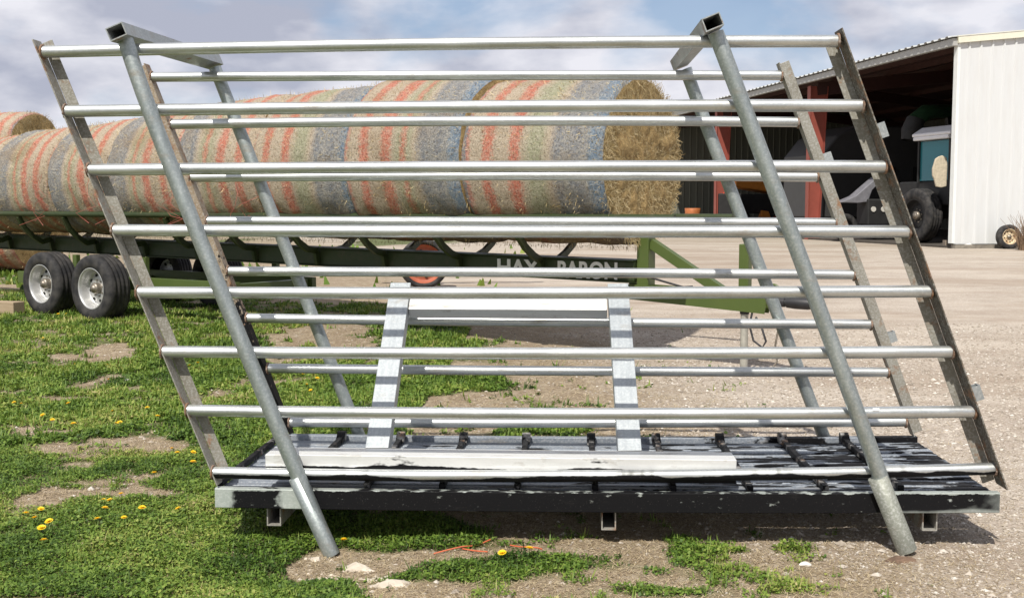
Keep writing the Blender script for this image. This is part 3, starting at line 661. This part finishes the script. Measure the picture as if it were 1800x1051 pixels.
# running gear
for s_ in (-1, 1):
    MB().box((-8.6, s_ * .66, .62), (4.6, .08, .17)).build('axle_frame', Mgreen, HT, bevel=.006)
    for x in (-6.9, -8.2, -9.7): MB().box((x, s_ * .55, .83), (.09, .06, .27)).build('frame_leg', Mgreen, HT)
MB().box((-6.4, 0, .62), (.1, 1.2, .12)).build('frame_member', Mgreen, HT)
def wheel(root, loc, rad, wd, rimm, axis=(0, -1, 0), rr=.60, name='wheel', oct_=True):
    """loc = centre; outer face towards axis"""
    ax = Vector(axis); w_ = thing.__globals__['bpy'].data.objects.new(name, None); COL.objects.link(w_); w_.parent = root; w_.location = loc
    h = wd / 2
    prof = [(rad * rr, h * .80), (rad * (rr + .03), h * .95), (rad * .78, h * 1.02), (rad * .90, h * .96), (rad * .965, h * .86), (rad * .985, h * .74)]
    for i in range(4):
        a = h * (.62 - i * .38); prof += [(rad, a), (rad, a - h * .16), (rad * .978, a - h * .18), (rad * .978, a - h * .24)]
    prof += [(rad * .985, -h * .74), (rad * .965, -h * .86), (rad * .9, -h * .96), (rad * .7, -h), (rad * rr, -h * .8)]
    MB().lathe(prof, (0, 0, 0), ax, 56).build('tyre', Mtyre, w_)
    q_ = rad * rr
    rp = [(q_ * 1.03, h * .90), (q_ * 1.0, h * .94), (q_ * .95, h * .86), (q_ * .92, h * .55), (q_ * .87, h * .15), (q_ * .80, h * .02), (q_ * .70, h * .16), (q_ * .55, h * .24), (q_ * .36, h * .20), (0.001, h * .20)]
    rm_ = MB().lathe(rp, (0, 0, 0), ax, 48).build('rim', rimm, w_)
    MB().lathe([(q_ * .27, h * .18), (q_ * .27, h * .55), (q_ * .22, h * .70), (q_ * .16, h * .68), (q_ * .15, h * .80), (.001, h * .82)], (0, 0, 0), ax, 20).build('hub', Mhub, w_)
    u = Vector((0, 0, 1)); v_ = ax.cross(u); mb = MB(); mb2 = MB()
    for k in range(8):
        a = 2 * math.pi * k / 8 + .2; c = (u * math.cos(a) + v_ * math.sin(a))
        p_ = c * q_ * .63; mb.tube([p_ + ax * h * .15, p_ + ax * h * .235], q_ * .085, 12)
        p_ = c * q_ * .40; mb2.tube([p_ + ax * h * .2, p_ + ax * h * .32], q_ * .04, 6)
    mb.build('rim_hole', Mhole, rm_)if False else None
    o1 = mb.build('hand_holes', Mhole, w_); mb2.build('wheel_nuts', Mhub, w_)
    return w_
wheel(HT, (-8.47, -1.05, .44 + .135), .44, .33, Mrim)
wheel(HT, (-9.57, -1.05, .43 + .165), .43, .33, Mrim)
wheel(HT, (-8.40, .86, .44 + .18), .44, .27, Mrim, (0, 1, 0))
wheel(HT, (-9.50, .86, .43 + .21), .43, .27, Mrim, (0, 1, 0))
for x, z in ((-8.4, .60), (-9.5, .62)): MB().tube([(x - .07, -.98, z - .03), (x - .07, .75, z - .03)], .04, 12).build('axle', Mgreen, HT)

# ------------------------------------------------------------------ round bales
def bale_mat(name, flip, off):
    m = MT(name, .85, 0, .2); x = m.xyz(0); wob = m.noise(2.5, 4, .6, m.co((1, 1, 1), loc=(off, 0, 0)))
    u = m.math('ADD', m.maprange(x, -.76, .76, 1 if flip else 0, 0 if flip else 1), m.math('ADD', m.math('MULTIPLY', m.math('SUBTRACT', wob, .5), .10), m.math('MULTIPLY', m.math('SUBTRACT', m.noise(45, 3, .7), .5), .11)))
    rd = (.54, .17, .11); tn = (.47, .38, .28); gn = (.34, .34, .22); bl = (.20, .215, .24); pk = (.56, .19, .15); lb = (.17, .24, .32); gy = (.27, .27, .265)
    st = m.ramp(u, [(.0, bl), (.015, pk), (.05, tn), (.13, tn), (.16, rd), (.21, rd), (.24, tn), (.33, tn), (.36, rd), (.42, rd), (.45, tn), (.52, gn), (.56, rd) if off % 2 else (.56, gn), (.60, gn), (.66, tn), (.72, bl), (.80, gy), (.86, bl), (.93, gy), (.96, lb), (1, lb)][:22])
    mott = m.noise(24, 7, .82); mott2 = m.noise(70, 4, .75, m.co((1, .6, .6)))
    c = m.mix(m.ramp(mott, [(.45, .0), (.62, .5)]), st, (.60, .54, .43))
    c = m.mix(m.ramp(mott2, [(.34, .85), (.48, 0)]), c, (.09, .065, .045))
    c = m.mix(m.ramp(mott2, [(.58, 0), (.72, .7)]), c, (.66, .60, .48))
    patch = m.ramp(m.noise(1.3, 5, .6, m.co((1, 1, 1), loc=(off * 3, 1, 1))), [(.52, 0), (.68, .45)])
    c = m.mix(patch, c, (.25, .17, .09))
    c = m.mix(m.ramp(m.math('ADD', m.maprange(m.xyz(2), -.45, -.85, 0, .5), m.noise(5, 5, .65)), [(.6, 0), (.85, .6)]), c, (.20, .11, .06))  # underside shade mixed into the wrap colour as a mottled brown
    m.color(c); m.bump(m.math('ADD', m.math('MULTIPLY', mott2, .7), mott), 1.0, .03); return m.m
BM = [bale_mat('net_wrap_a', False, 0), bale_mat('net_wrap_b', False, 3), bale_mat('net_wrap_c', True, 5), bale_mat('net_wrap_d', True, 9)]
m = MT('cut_hay', .9, 0, .2)
hn = m.noise(13, 8, .8, m.co((1, 1, 1)), dist=.6); hn2 = m.noise(60, 5, .75, m.co((1, 1, 1)), dist=.5)
c = m.mix(m.ramp(hn, [(.36, 0), (.62, 1)]), (.34, .22, .09), (.80, .58, .27)); c = m.mix(m.ramp(hn2, [(.3, .8), (.48, 0)]), c, (.06, .038, .015)); c = m.mix(m.ramp(hn2, [(.6, 0), (.72, .6)]), c, (.66, .54, .30))
m.color(c); m.bump(m.math('ADD', hn, hn2), 1, .05); Mhay = m.m
Mstraw = MT('straw_fibre', .8, 0, .2); Mstraw.color(Mstraw.ramp(attr(Mstraw, 'tone'), [(0, (.20, .13, .05)), (.5, (.46, .35, .16)), (1, (.72, .60, .36))])); Mstraw = Mstraw.m
def bale(x, L, R0, R1, zb, mat, seed, label, face_right=True, fibres=0, parent_loc=None, rz=TA, group='round bales in a row on the trailer'):
    """x: local position of the bale's right end"""
    c = Vector((x - L / 2, 0, 0)); cw = Matrix.Rotation(TA, 3, 'Z') @ c + Vector((1.67, 10.7, 0)); Rm = max(R0, R1)
    if parent_loc is not None: cw = Vector(parent_loc)
    root = thing('round_bale', label, 'hay bale', (cw.x, cw.y, zb + Rm), rz, group)
    n, mm = 96, 26; rnd = random.Random(seed); from mathutils import noise as mn
    vs = []
    for i in range(mm):
        t = i / (mm - 1); xx = (t - .5) * L; base = R0 * (1 - t) + R1 * t
        edge = min(t, 1 - t) * L; rr_ = base - .045 * (1 - min(edge / .10, 1)) ** 2
        for k in range(n):
            a = 2 * math.pi * k / n; v = Vector((xx, math.cos(a) * rr_, math.sin(a) * rr_ + (base - Rm) * 1.0))
            d = mn.noise(Vector((xx * 1.6, math.cos(a) * 1.3, math.sin(a) * 1.3 + seed))) * .03 + mn.noise(Vector((xx * 6, math.cos(a) * 5, math.sin(a) * 5 + seed))) * .014 + mn.noise(Vector((xx * 22, math.cos(a) * 16, math.sin(a) * 16 + seed))) * .006
            sag = 1 - .04 * max(0, -math.sin(a) - .6) / .4
            f_ = (1 + d / .8); vs.append(Vector((v.x, v.y * f_, v.z * f_ * sag)))
    fs = [(i * n + k, i * n + (k + 1) % n, (i + 1) * n + (k + 1) % n, (i + 1) * n + k) for i in range(mm - 1) for k in range(n)]
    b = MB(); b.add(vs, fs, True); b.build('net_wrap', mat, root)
    for side in ((0, -1), (mm - 1, 1)):
        ring = vs[side[0] * n:(side[0] + 1) * n]; cen = sum(ring, Vector()) / n; b = MB(); V = list(ring)
        K = 9
        for j in range(1, K):
            t = j / K
            for k in range(n):
                p_ = ring[k].lerp(cen, t); p_ = p_ + Vector((side[1] * (.02 * math.sin(t * 3) + mn.noise(p_ * 7 + Vector((seed, 0, 0))) * .035 + mn.noise(p_ * 25) * .012), 0, 0)); V.append(p_)
        V.append(cen + Vector((side[1] * .02, 0, 0)))
        F_ = [(j * n + k, j * n + (k + 1) % n, (j + 1) * n + (k + 1) % n, (j + 1) * n + k) for j in range(K - 1) for k in range(n)] + [((K - 1) * n + k, (K - 1) * n + (k + 1) % n, len(V) - 1) for k in range(n)]
        b.add(V, F_, True); b.build('hay_end', Mhay, root)
    if fibres:
        N = fibres; r_ = np.sqrt(RNG.random(N)) * (R1 - .02); a = RNG.random(N) * 6.283
        c_ = np.stack([np.full(N, L / 2 + .012), np.cos(a) * r_, np.sin(a) * r_ + (R1 - Rm)], -1)
        b2 = a + np.pi / 2 + (RNG.random(N) - .5) * 5; l = .03 + .08 * RNG.random(N)
        d = np.stack([.03 + RNG.random(N) * .25, np.cos(b2), np.sin(b2)], -1) * l[:, None]; sdv = np.stack([np.zeros(N), -np.sin(b2), np.cos(b2)], -1) * .0032
        v4 = np.stack([c_ - sdv, c_ + sdv, c_ + d + sdv * .5, c_ + d - sdv * .5], 1).reshape(-1, 3)
        o = npmesh('loose_straw', v4, np.arange(len(v4)), 4, Mstraw, False, {'tone': np.repeat(RNG.random(N), 4)}); o.parent = root; o['kind'] = 'stuff'
    # fuzz over the wrap
    N = 5000 if fibres else 3000; t = RNG.random(N); a = RNG.random(N) * 6.283; rr_ = R0 * (1 - t) + R1 * t
    c_ = np.stack([(t - .5) * L, np.cos(a) * rr_, np.sin(a) * rr_ + (rr_ - Rm)], -1); nr = np.stack([np.zeros(N), np.cos(a), np.sin(a)], -1)
    d = (nr * (.2 + .5 * RNG.random(N))[:, None] + RNG.normal(size=(N, 3)) * .55) * (.012 + .03 * RNG.random(N))[:, None]; sdv = np.cross(nr, d); sdv = sdv / (np.linalg.norm(sdv, axis=1, keepdims=True) + 1e-6) * .0025
    v4 = np.stack([c_ - sdv, c_ + sdv, c_ + d + sdv * .5, c_ + d - sdv * .5], 1).reshape(-1, 3)
    o = npmesh('straw_fuzz', v4, np.arange(len(v4)), 4, Mstraw, False, {'tone': np.repeat(RNG.random(N), 4)}); o.parent = root; o['kind'] = 'stuff'
    return root
seams = [-1.10, -2.75, -4.33, -5.80, -7.18, -8.67, -10.0, -11.4, -12.8]
names = ['nearest round hay bale, its open straw end facing right', 'second round bale from the right end of the trailer row, swollen above its neighbours', 'third round bale from the right end of the trailer row, red and blue net wrap',
         'fourth round bale from the right end, partly behind the left rear post', 'fifth round bale from the right end, behind the left front post of the rack', 'sixth round bale from the right, between end bar and left front post',
         'seventh round bale from the right, grey blue band at its left edge', 'red striped round bale cut by the left edge of the photo']
RR = [(.885, .855), (.93, .915), (.90, .915), (.885, .895), (.83, .86), (.80, .815), (.78, .795), (.74, .765)]
for i in range(8):
    bale(seams[i] - .008, seams[i] - seams[i + 1] - .016, RR[i][0], RR[i][1], 1.215, BM[(0, 1, 0, 3, 2, 3, 2, 3)[i]], i * 11 + 3, names[i], fibres=9000 if i == 0 else 0)
# loose red wrap twine hanging at the seams
Mred = plain('red_twine', (.45, .13, .10), .6, 0, .2, 30)
def T(x, y, z): return Matrix.Rotation(TA, 3, 'Z') @ Vector((x, y, z)) + Vector((1.67, 10.7, 0))
for i, (x, lab) in enumerate(((-8.7, 'loose red twine hanging between bales above the tandem wheels'), (-7.2, 'loose red twine hanging from bales beside the left front post'), (-5.85, 'loose red twine hanging beside the left rear post'), (-10.05, 'loose red twine drooping across the leftmost bales'))):
    mb = MB()
    for j in range(3):
        rnd = random.Random(i * 9 + j); x0 = x + rnd.uniform(-.25, .25)
        pts = [T(x0 + rnd.uniform(-.1, .1) * k, -.86 - .02 * k + (.10 if k > 3 else 0), 2.05 - .13 * k + rnd.uniform(-.03, .03)) for k in range(6)]
        mb.tube(pts, .0028, 6)
    tag(mb.build('wrap_twine', Mred), lab, 'twine')
# stack of bales behind the trailer, far left
bp = P(12, 300, 21.5)
bl_ = bale(0, 1.5, .91, .91, .34, BM[2], 71, 'lower round bale of the stack behind the trailer at far left', parent_loc=(bp.x - .25, 22.0, 0), rz=R(-15), group='stacked bales beyond the trailer')
bl2 = bale(0, 1.5, .80, .80, 1.98 - .33 + .28, BM[2], 77, 'upper round bale behind the trailer showing a dark straw end, far left', parent_loc=(bp.x - .25, 22.0, 0), rz=R(-15), fibres=2500, group='stacked bales beyond the trailer')

# timber chock left of the wheels
Mwood = MT('weathered_timber', .85); Mwood.color(Mwood.mix(Mwood.noise(6, 6, .6, Mwood.co((1, 8, 8))), (.22, .16, .10), (.42, .33, .22))); Mwood = Mwood.m
g = G(2, 552); o = MB().box((0, 0, .085), (.62, .2, .17)).build('timber_block', Mwood, bevel=.008); o.location = (g.x - .02, g.y + .05, g.z); o.rotation_euler = (0, 0, R(-18)); tag(o, 'squared timber block lying in grass left of the trailer wheels', 'timber')

# red implement beyond the trailer
Mrp = plain('red_implement_paint', (.38, .05, .03), .5, 0, .3, 6); Morg = plain('orange_rim', (.38, .11, .06), .6, 0, .2, 8)
g = G(745, 507); IM = thing('farm_implement', 'low red farm implement on one orange rimmed wheel seen beyond the trailer', 'farm implement', (g.x, g.y, g.z), R(8))
wheel(IM, (0, 0, .42), .42, .22, Morg, rr=.82)
MB().beam((-1.0, .5, .92), (1.9, .5, .86), .12, .12).build('frame_bar', Mrp, IM, bevel=.01)
MB().beam((0, .12, .42), (.1, .5, .9), .08, .08).build('wheel_arm', Mrp, IM); 

# ------------------------------------------------------------------ shed
SA = R(13.6); SH = thing('machine_shed', 'open fronted steel shed with white ribbed end wall and red columns', 'shed', (10.8, 32, .5), SA)
def rib_mat(name, c, axis, var=.06, rough=.5):
    m = MT(name, rough, 0, .4); m.color(m.mix(m.noise(1.2, 5, .6), tuple(v * (1 - var) for v in c), tuple(min(1, v * (1 + var)) for v in c)))
    return m.m
Mwall = MT('white_cladding', .45, 0, .4)
_st = Mwall.noise(3, 6, .65, Mwall.co((2.5, 2.5, .25))); Mwall.color(Mwall.mix(Mwall.ramp(_st, [(.45, 0), (.75, .35)]), (.60, .615, .615), (.50, .49, .46))); Mwall = Mwall.m
Mdkwall = rib_mat('shaded_grey_green', (.15, .155, .125), 0); Mroof = rib_mat('roof_sheet', (.42, .43, .42), 0, .1); Mfas = plain('grey_fascia', (.40, .40, .38), .5, .1, .1); Mtrim = plain('cream_trim', (.68, .66, .54), .5, 0, .06)  # inner wall cladding has the shed's shade put into its colour
Mcol = plain('oxide_red_steel', (.26, .065, .045), .55, 0, .15, 2); Mpur = plain('shaded_oxide', (.05, .018, .015), .7, 0, .2, 2)  # ceiling steel darkened in colour for the shade under the roof
SL, SD, EH = 27.8, 15.0, 5.78; slope = .105
def ribbed(p0, du, n_up_fn, length, pitch, mat, name, nrm, parent, z0):
    """vertical ribbed sheet: real folded profile extruded upwards; n_up_fn(s) gives the top height"""
    du = Vector(du); nrm = Vector(nrm); mb = MB(); prof = []; s_ = 0
    while s_ < length:
        for (a, b) in ((0, 0), (.74, 0), (.80, .035), (.92, .035), (.98, 0)):
            if s_ + a * pitch <= length: prof.append((s_ + a * pitch, b))
        s_ += pitch
    prof.append((length, 0)); vs = []
    for (a, b) in prof:
        p_ = Vector(p0) + du * a + nrm * b; vs.append(Vector((p_.x, p_.y, z0))); vs.append(Vector((p_.x, p_.y, n_up_fn(a))))
    fs = [(2 * i, 2 * i + 2, 2 * i + 3, 2 * i + 1) for i in range(len(prof) - 1)]
    mb.add(vs, fs); o = mb.build(name, mat, parent, fix=False)
    sm = o.modifiers.new('s', 'SOLIDIFY'); sm.thickness = .004; return o
topf = lambda s_: EH + slope * (s_ if s_ < SD / 2 else SD - s_) + .05
ribbed((0.0, 0, 0), (1, 0, 0), topf, SD, .36, Mwall, 'end_wall', (0, -1, 0), SH, .12)
ribbed((SD, 0, 0), (0, 1, 0), lambda s_: EH + .09, SL, .36, Mdkwall, 'back_wall', (1, 0, 0), SH, .05)
ribbed((0, SL, 0), (1, 0, 0), topf, SD, .36, Mdkwall, 'far_wall', (0, -1, 0), SH, .05)
MB().box((-.02, .06, 2.97), (.09, .18, 5.66)).build('corner_trim', plain('pale_trim', (.7, .72, .70), .5, 0, .05), SH)
# roof with real corrugation
mb = MB()
def roof_sheet(x0, x1, z0, z1):
    prof = []; y = -.12
    while y < SL + .12:
        for a, b in ((0, 0), (.55, 0), (.65, .045), (.9, .045)): prof.append((y + a * .36, b))
        y += .36
    vs = []
    for (y, b) in prof: vs += [Vector((x0, y, z0 + b)), Vector((x1, y, z1 + b))]
    mb.add(vs, [(2 * i, 2 * i + 2, 2 * i + 3, 2 * i + 1) for i in range(len(prof) - 1)])
roof_sheet(-.30, SD / 2, EH + .10 - .03, EH + .10 + slope * SD / 2); roof_sheet(SD / 2, SD + .1, EH + .10 + slope * SD / 2, EH + .1)
o = mb.build('roof', Mroof, SH, fix=False); sm = o.modifiers.new('s', 'SOLIDIFY'); sm.thickness = .01
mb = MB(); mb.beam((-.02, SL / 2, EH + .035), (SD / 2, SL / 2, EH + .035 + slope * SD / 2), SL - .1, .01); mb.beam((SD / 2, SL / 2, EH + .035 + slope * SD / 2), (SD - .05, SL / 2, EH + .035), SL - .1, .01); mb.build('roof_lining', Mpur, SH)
MB().box((-.14, SL / 2, EH - .05), (.16, SL + .1, .20)).build('eave_fascia', Mfas, SH)
g1 = Vector((-.1, -.06, EH + .02)); g2 = Vector((SD / 2, -.06, EH + .02 + slope * SD / 2)); MB().beam(g1, g2, .1, .20).build('gable_trim', Mtrim, SH)
MB().beam(g2, (SD + .1, -.06, EH + .02), .1, .20).build('gable_trim', Mtrim, SH)
for k in range(7):
    x = .9 + k * 2.1; z = EH - .06 + slope * min(x, SD - x)
    MB().box((x, SL / 2, z), (.07, SL - .2, .2)).build('purlin', Mpur, SH)
for y in (9.36, 18.6, 27.4):
    mb = MB()
    for yy in (-.13, .13): mb.prism([(0, y + yy - .006, 0), (.42, y + yy - .006, 0), (.62, y + yy - .006, EH - .3), (0, y + yy - .006, EH - .3)], (0, .012, 0)) if False else None
    mb.prism([(.012, y - .006, 0), (.42, y - .006, 0), (.66, y - .006, EH - .25), (.012, y - .006, EH - .25)], (0, .012, 0))
    mb.box((0, y, (EH - .25) / 2), (.022, .26, EH - .25)); mb.beam((.43, y, 0), (.672, y, EH - .25), .26, .02, (1, 0, 0)); mb.build('column', Mcol, SH)
    mb = MB(); mb.beam((.3, y, EH - .35), (SD / 2, y, EH - .35 + slope * SD / 2), .2, .45); mb.beam((SD / 2, y, EH - .35 + slope * SD / 2), (SD - .2, y, EH - .35), .2, .45); mb.build('rafter', Mpur, SH)
MB().box((SD / 2, SL / 2, .02), (SD - .1, SL - .1, .06)).build('shed_floor', plain('shaded_dirt', (.06, .05, .04), .95, 0, .3, 3), SH)  # dirt floor, its colour darkened to imitate indoor shade
MB().box((SD / 2, -.0, .03), (SD, .22, .14)).build('footing', plain('old_concrete', (.20, .18, .15), .95, 0, .3, 6, .4), SH)

def shed_at(px, py, Y):
    return P(px, py, Y)
# things in the shed
FZ = .55
def place(name, label, cat, px, Y, rz): p_ = P(px, 400, Y); return thing(name, label, cat, (p_.x, p_.y, FZ), rz)
Mpale = plain('pale_cream_paint', (.55, .53, .48), .5, 0, .1, 4); Mgrey = plain('grey_metal', (.20, .20, .22), .5, .2, .2, 6); Mdark = plain('shaded_machine', (.012, .012, .012), .7, 0, .4, 5)  # Mdark: machine colour lowered to imitate the shade in the shed
Mteal = MT('teal_glass', .12, 0, .6); Mteal.color((.03, .17, .20)); Mteal = Mteal.m
Mgry2 = plain('white_paint', (.72, .72, .74), .4, 0, .06, 5)
# tractor with cab: teal glass, white roof
TR = place('tractor', 'tractor with white cab roof and teal windows just inside the shed corner', 'tractor', 1672, 35.5, SA + R(6))
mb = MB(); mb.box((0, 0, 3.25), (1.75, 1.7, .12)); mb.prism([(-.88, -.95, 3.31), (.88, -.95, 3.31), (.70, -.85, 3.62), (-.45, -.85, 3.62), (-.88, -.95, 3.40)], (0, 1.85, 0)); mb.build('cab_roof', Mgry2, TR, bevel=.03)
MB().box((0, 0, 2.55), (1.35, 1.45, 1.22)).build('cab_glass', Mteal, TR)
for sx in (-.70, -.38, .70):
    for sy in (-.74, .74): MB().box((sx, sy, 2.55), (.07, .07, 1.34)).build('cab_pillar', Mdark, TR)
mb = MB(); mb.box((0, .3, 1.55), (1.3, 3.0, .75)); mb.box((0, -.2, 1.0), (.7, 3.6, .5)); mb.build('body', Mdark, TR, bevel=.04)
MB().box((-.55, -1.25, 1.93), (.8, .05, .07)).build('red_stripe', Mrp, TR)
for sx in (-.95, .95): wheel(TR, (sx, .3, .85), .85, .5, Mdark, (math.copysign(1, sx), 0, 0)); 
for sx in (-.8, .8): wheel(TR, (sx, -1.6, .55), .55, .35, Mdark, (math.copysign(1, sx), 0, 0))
# jacket hanging inside the cab window
p_ = P(1650, 303, 34.2); mb = MB(); mb.prism([(-.10, 0, .40), (.0, 0, .47), (.10, 0, .50), (.22, 0, .44), (.27, 0, .2), (.25, 0, -.42), (.1, 0, -.46), (-.06, 0, -.43), (-.12, 0, -.2), (-.17, 0, -.1), (-.18, 0, .1)], (0, .10, 0)); o = mb.build('jacket', plain('khaki_cloth', (.50, .44, .33), .9, 0, .2, 12), bevel=.02); o.location = p_; tag(o, 'khaki jacket hanging beside the teal cab window in the shed', 'jacket')
# grain spout
SP = place('grain_auger', 'dark auger with a curved green and rubber spout inside the shed', 'auger', 1603, 37.5, SA)
MB().tube([(2.6, .9, 4.35), (1.0, .3, 4.3), (.35, 0, 4.22), (0, 0, 3.95)], [.22, .22, .26, .26], 18).build('tube', plain('deep_green', (.015, .05, .02), .5, 0, .2), SP); MB().tube([(.03, 0, 4.0), (-.12, 0, 3.6), (-.18, 0, 3.3)], [.30, .33, .27], 18, caps=False).build('spout', Mdark, SP)
MB().beam((2.2, .7, 0), (1.4, .4, 4.2), .1, .1).build('support_leg', Mdark, SP); MB().beam((2.9, 1.1, 0), (1.5, .45, 4.2), .1, .1).build('support_leg', Mdark, SP)
# camper in the dark
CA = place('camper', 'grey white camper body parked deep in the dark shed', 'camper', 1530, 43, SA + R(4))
Mcam = plain('shaded_white', (.045, .045, .045), .5, 0, .1, 3)  # white taken nearly to black, standing in for deep shade
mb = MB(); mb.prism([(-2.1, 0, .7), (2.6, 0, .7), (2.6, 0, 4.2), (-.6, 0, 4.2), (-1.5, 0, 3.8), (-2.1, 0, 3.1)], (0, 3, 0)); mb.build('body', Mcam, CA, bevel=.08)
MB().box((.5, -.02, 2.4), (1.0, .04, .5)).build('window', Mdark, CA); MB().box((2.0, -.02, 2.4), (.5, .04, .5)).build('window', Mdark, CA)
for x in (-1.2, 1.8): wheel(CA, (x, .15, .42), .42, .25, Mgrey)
# combine header / fender by the column
FD = place('grain_cart', 'pale grey sloping hopper with lamps standing behind the red column', 'farm implement', 1515, 38.5, SA)
mb = MB(); mb.prism([(-.80, 0, 1.28), (-.25, 0, 1.50), (.55, 0, 2.15), (.62, 0, 1.95), (.35, 0, 1.70), (.20, 0, 1.30), (-.15, 0, 1.26)], (0, .5, 0)); mb.build('fender', Mgrey, FD, bevel=.02)
mb = MB(); mb.box((.55, .3, .95), (.8, .8, .9)); mb.build('engine_box', Mdark, FD, bevel=.05)
for x in (.35, .72): MB().tube([(x, -.13, 1.05), (x, -.10, 1.05)], .09, 16).build('lamp', Mpale, FD)
for x in (-.5, .75): wheel(FD, (x, .3, .45), .45, .3, Mdark)
# orange loader
OL = place('loader', 'orange and yellow loader with white hood between the two red columns', 'loader', 1335, 52, SA)
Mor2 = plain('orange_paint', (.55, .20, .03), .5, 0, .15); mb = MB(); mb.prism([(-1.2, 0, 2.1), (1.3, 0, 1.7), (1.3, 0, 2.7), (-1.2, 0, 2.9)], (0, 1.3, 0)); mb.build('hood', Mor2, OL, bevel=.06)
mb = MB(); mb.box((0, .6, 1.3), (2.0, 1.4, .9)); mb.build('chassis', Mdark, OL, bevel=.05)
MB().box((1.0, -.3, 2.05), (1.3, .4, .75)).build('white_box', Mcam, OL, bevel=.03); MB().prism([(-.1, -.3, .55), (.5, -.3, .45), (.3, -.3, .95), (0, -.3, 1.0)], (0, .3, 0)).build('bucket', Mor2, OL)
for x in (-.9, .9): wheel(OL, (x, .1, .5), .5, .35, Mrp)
p_ = P(1272, 347, 50.0); o = MB().prism([(-.20, 0, -.16), (.20, 0, -.16), (0, 0, .22)], (0, .02, 0)).build('warning_triangle', plain('fluorescent_orange_red', (.9, .08, .02), .5, 0, .05)); o.location = p_; tag(o, 'small orange red slow vehicle triangle right of the farther red column', 'sign')
q_ = P(1272, 360, 51.2); o = MB().box((0, .2, .9), (1.0, 1.6, 1.7)).build('machine_cabinet', Mdark, bevel=.05); o.location = (q_.x + .1, 50.5, FZ); tag(o, 'dark machine box carrying the orange red triangle in the shed', 'machine')
BA = place('barrel', 'orange brown barrel standing before the ribbed far wall of the shed', 'barrel', 1217, 54, 0)
MB().lathe([(.001, 1.2), (.36, 1.2), (.38, 1.18), (.36, 1.0), (.385, .85), (.36, .7), (.385, .45), (.36, .3), (.38, .02), (.001, 0)], (0, 0, -.1), (0, 0, 1), 28).build('drum', plain('rusty_orange', (.40, .13, .04), .6, .1, .2), BA)
# wheel by the wall
g = G(1772, 437); WL = thing('wheel', 'worn black tyre with a rusty cream rim leaning on the white shed wall', 'wheel', (g.x, g.y, g.z - .02), SA - R(6))
Mcr = MT('rusty_cream_rim', .6); Mcr.color(Mcr.mix(Mcr.ramp(Mcr.noise(9, 6, .7), [(.45, 0), (.62, 1)]), (.66, .56, .38), (.26, .12, .05))); Mcr = Mcr.m
wh = wheel(WL, (0, 0, .345), .345, .2, Mcr, rr=.62); wh.rotation_euler = (R(-7), 0, 0)
# block and stone under the wall corner
o = MB().box((0, 0, .09), (.36, .25, .2)).build('concrete_block', plain('block_brown', (.26, .21, .16), .9, 0, .2, 8, .3), bevel=.01); g = G(1670, 434); o.location = g; tag(o, 'brown concrete block under the corner of the white shed wall', 'block')
g = G(1697, 436); rock('rock', (g.x, g.y, g.z + .02), (.30, .2, .16), Mwhite, 'pale stone right of the block under the shed wall', 'rock', 31)
# dry bush
g = G(1800, 440); mb = MB(); rnd = random.Random(4)
for k in range(150):
    a = rnd.uniform(0, 6.28); l = rnd.uniform(.3, 1.15); sp = rnd.uniform(.1, .55); d = Vector((math.cos(a) * sp, math.sin(a) * sp, 1)).normalized(); b0 = Vector((rnd.uniform(-.15, .15), rnd.uniform(-.12, .12), 0)); p1 = b0 + d * l * .5; p2 = p1 + (d + Vector((rnd.uniform(-.4, .4), rnd.uniform(-.4, .4), -.1))) * l * .5
    mb.tube([b0, p1, p2], [.008, .006, .003], 5)
o = mb.build('dry_bush', plain('twig_brown', (.20, .13, .08), .9, 0, .3, 5)); o.location = (g.x + .02, g.y, g.z); tag(o, 'leafless brown bush right of the wheel by the shed wall', 'bush')
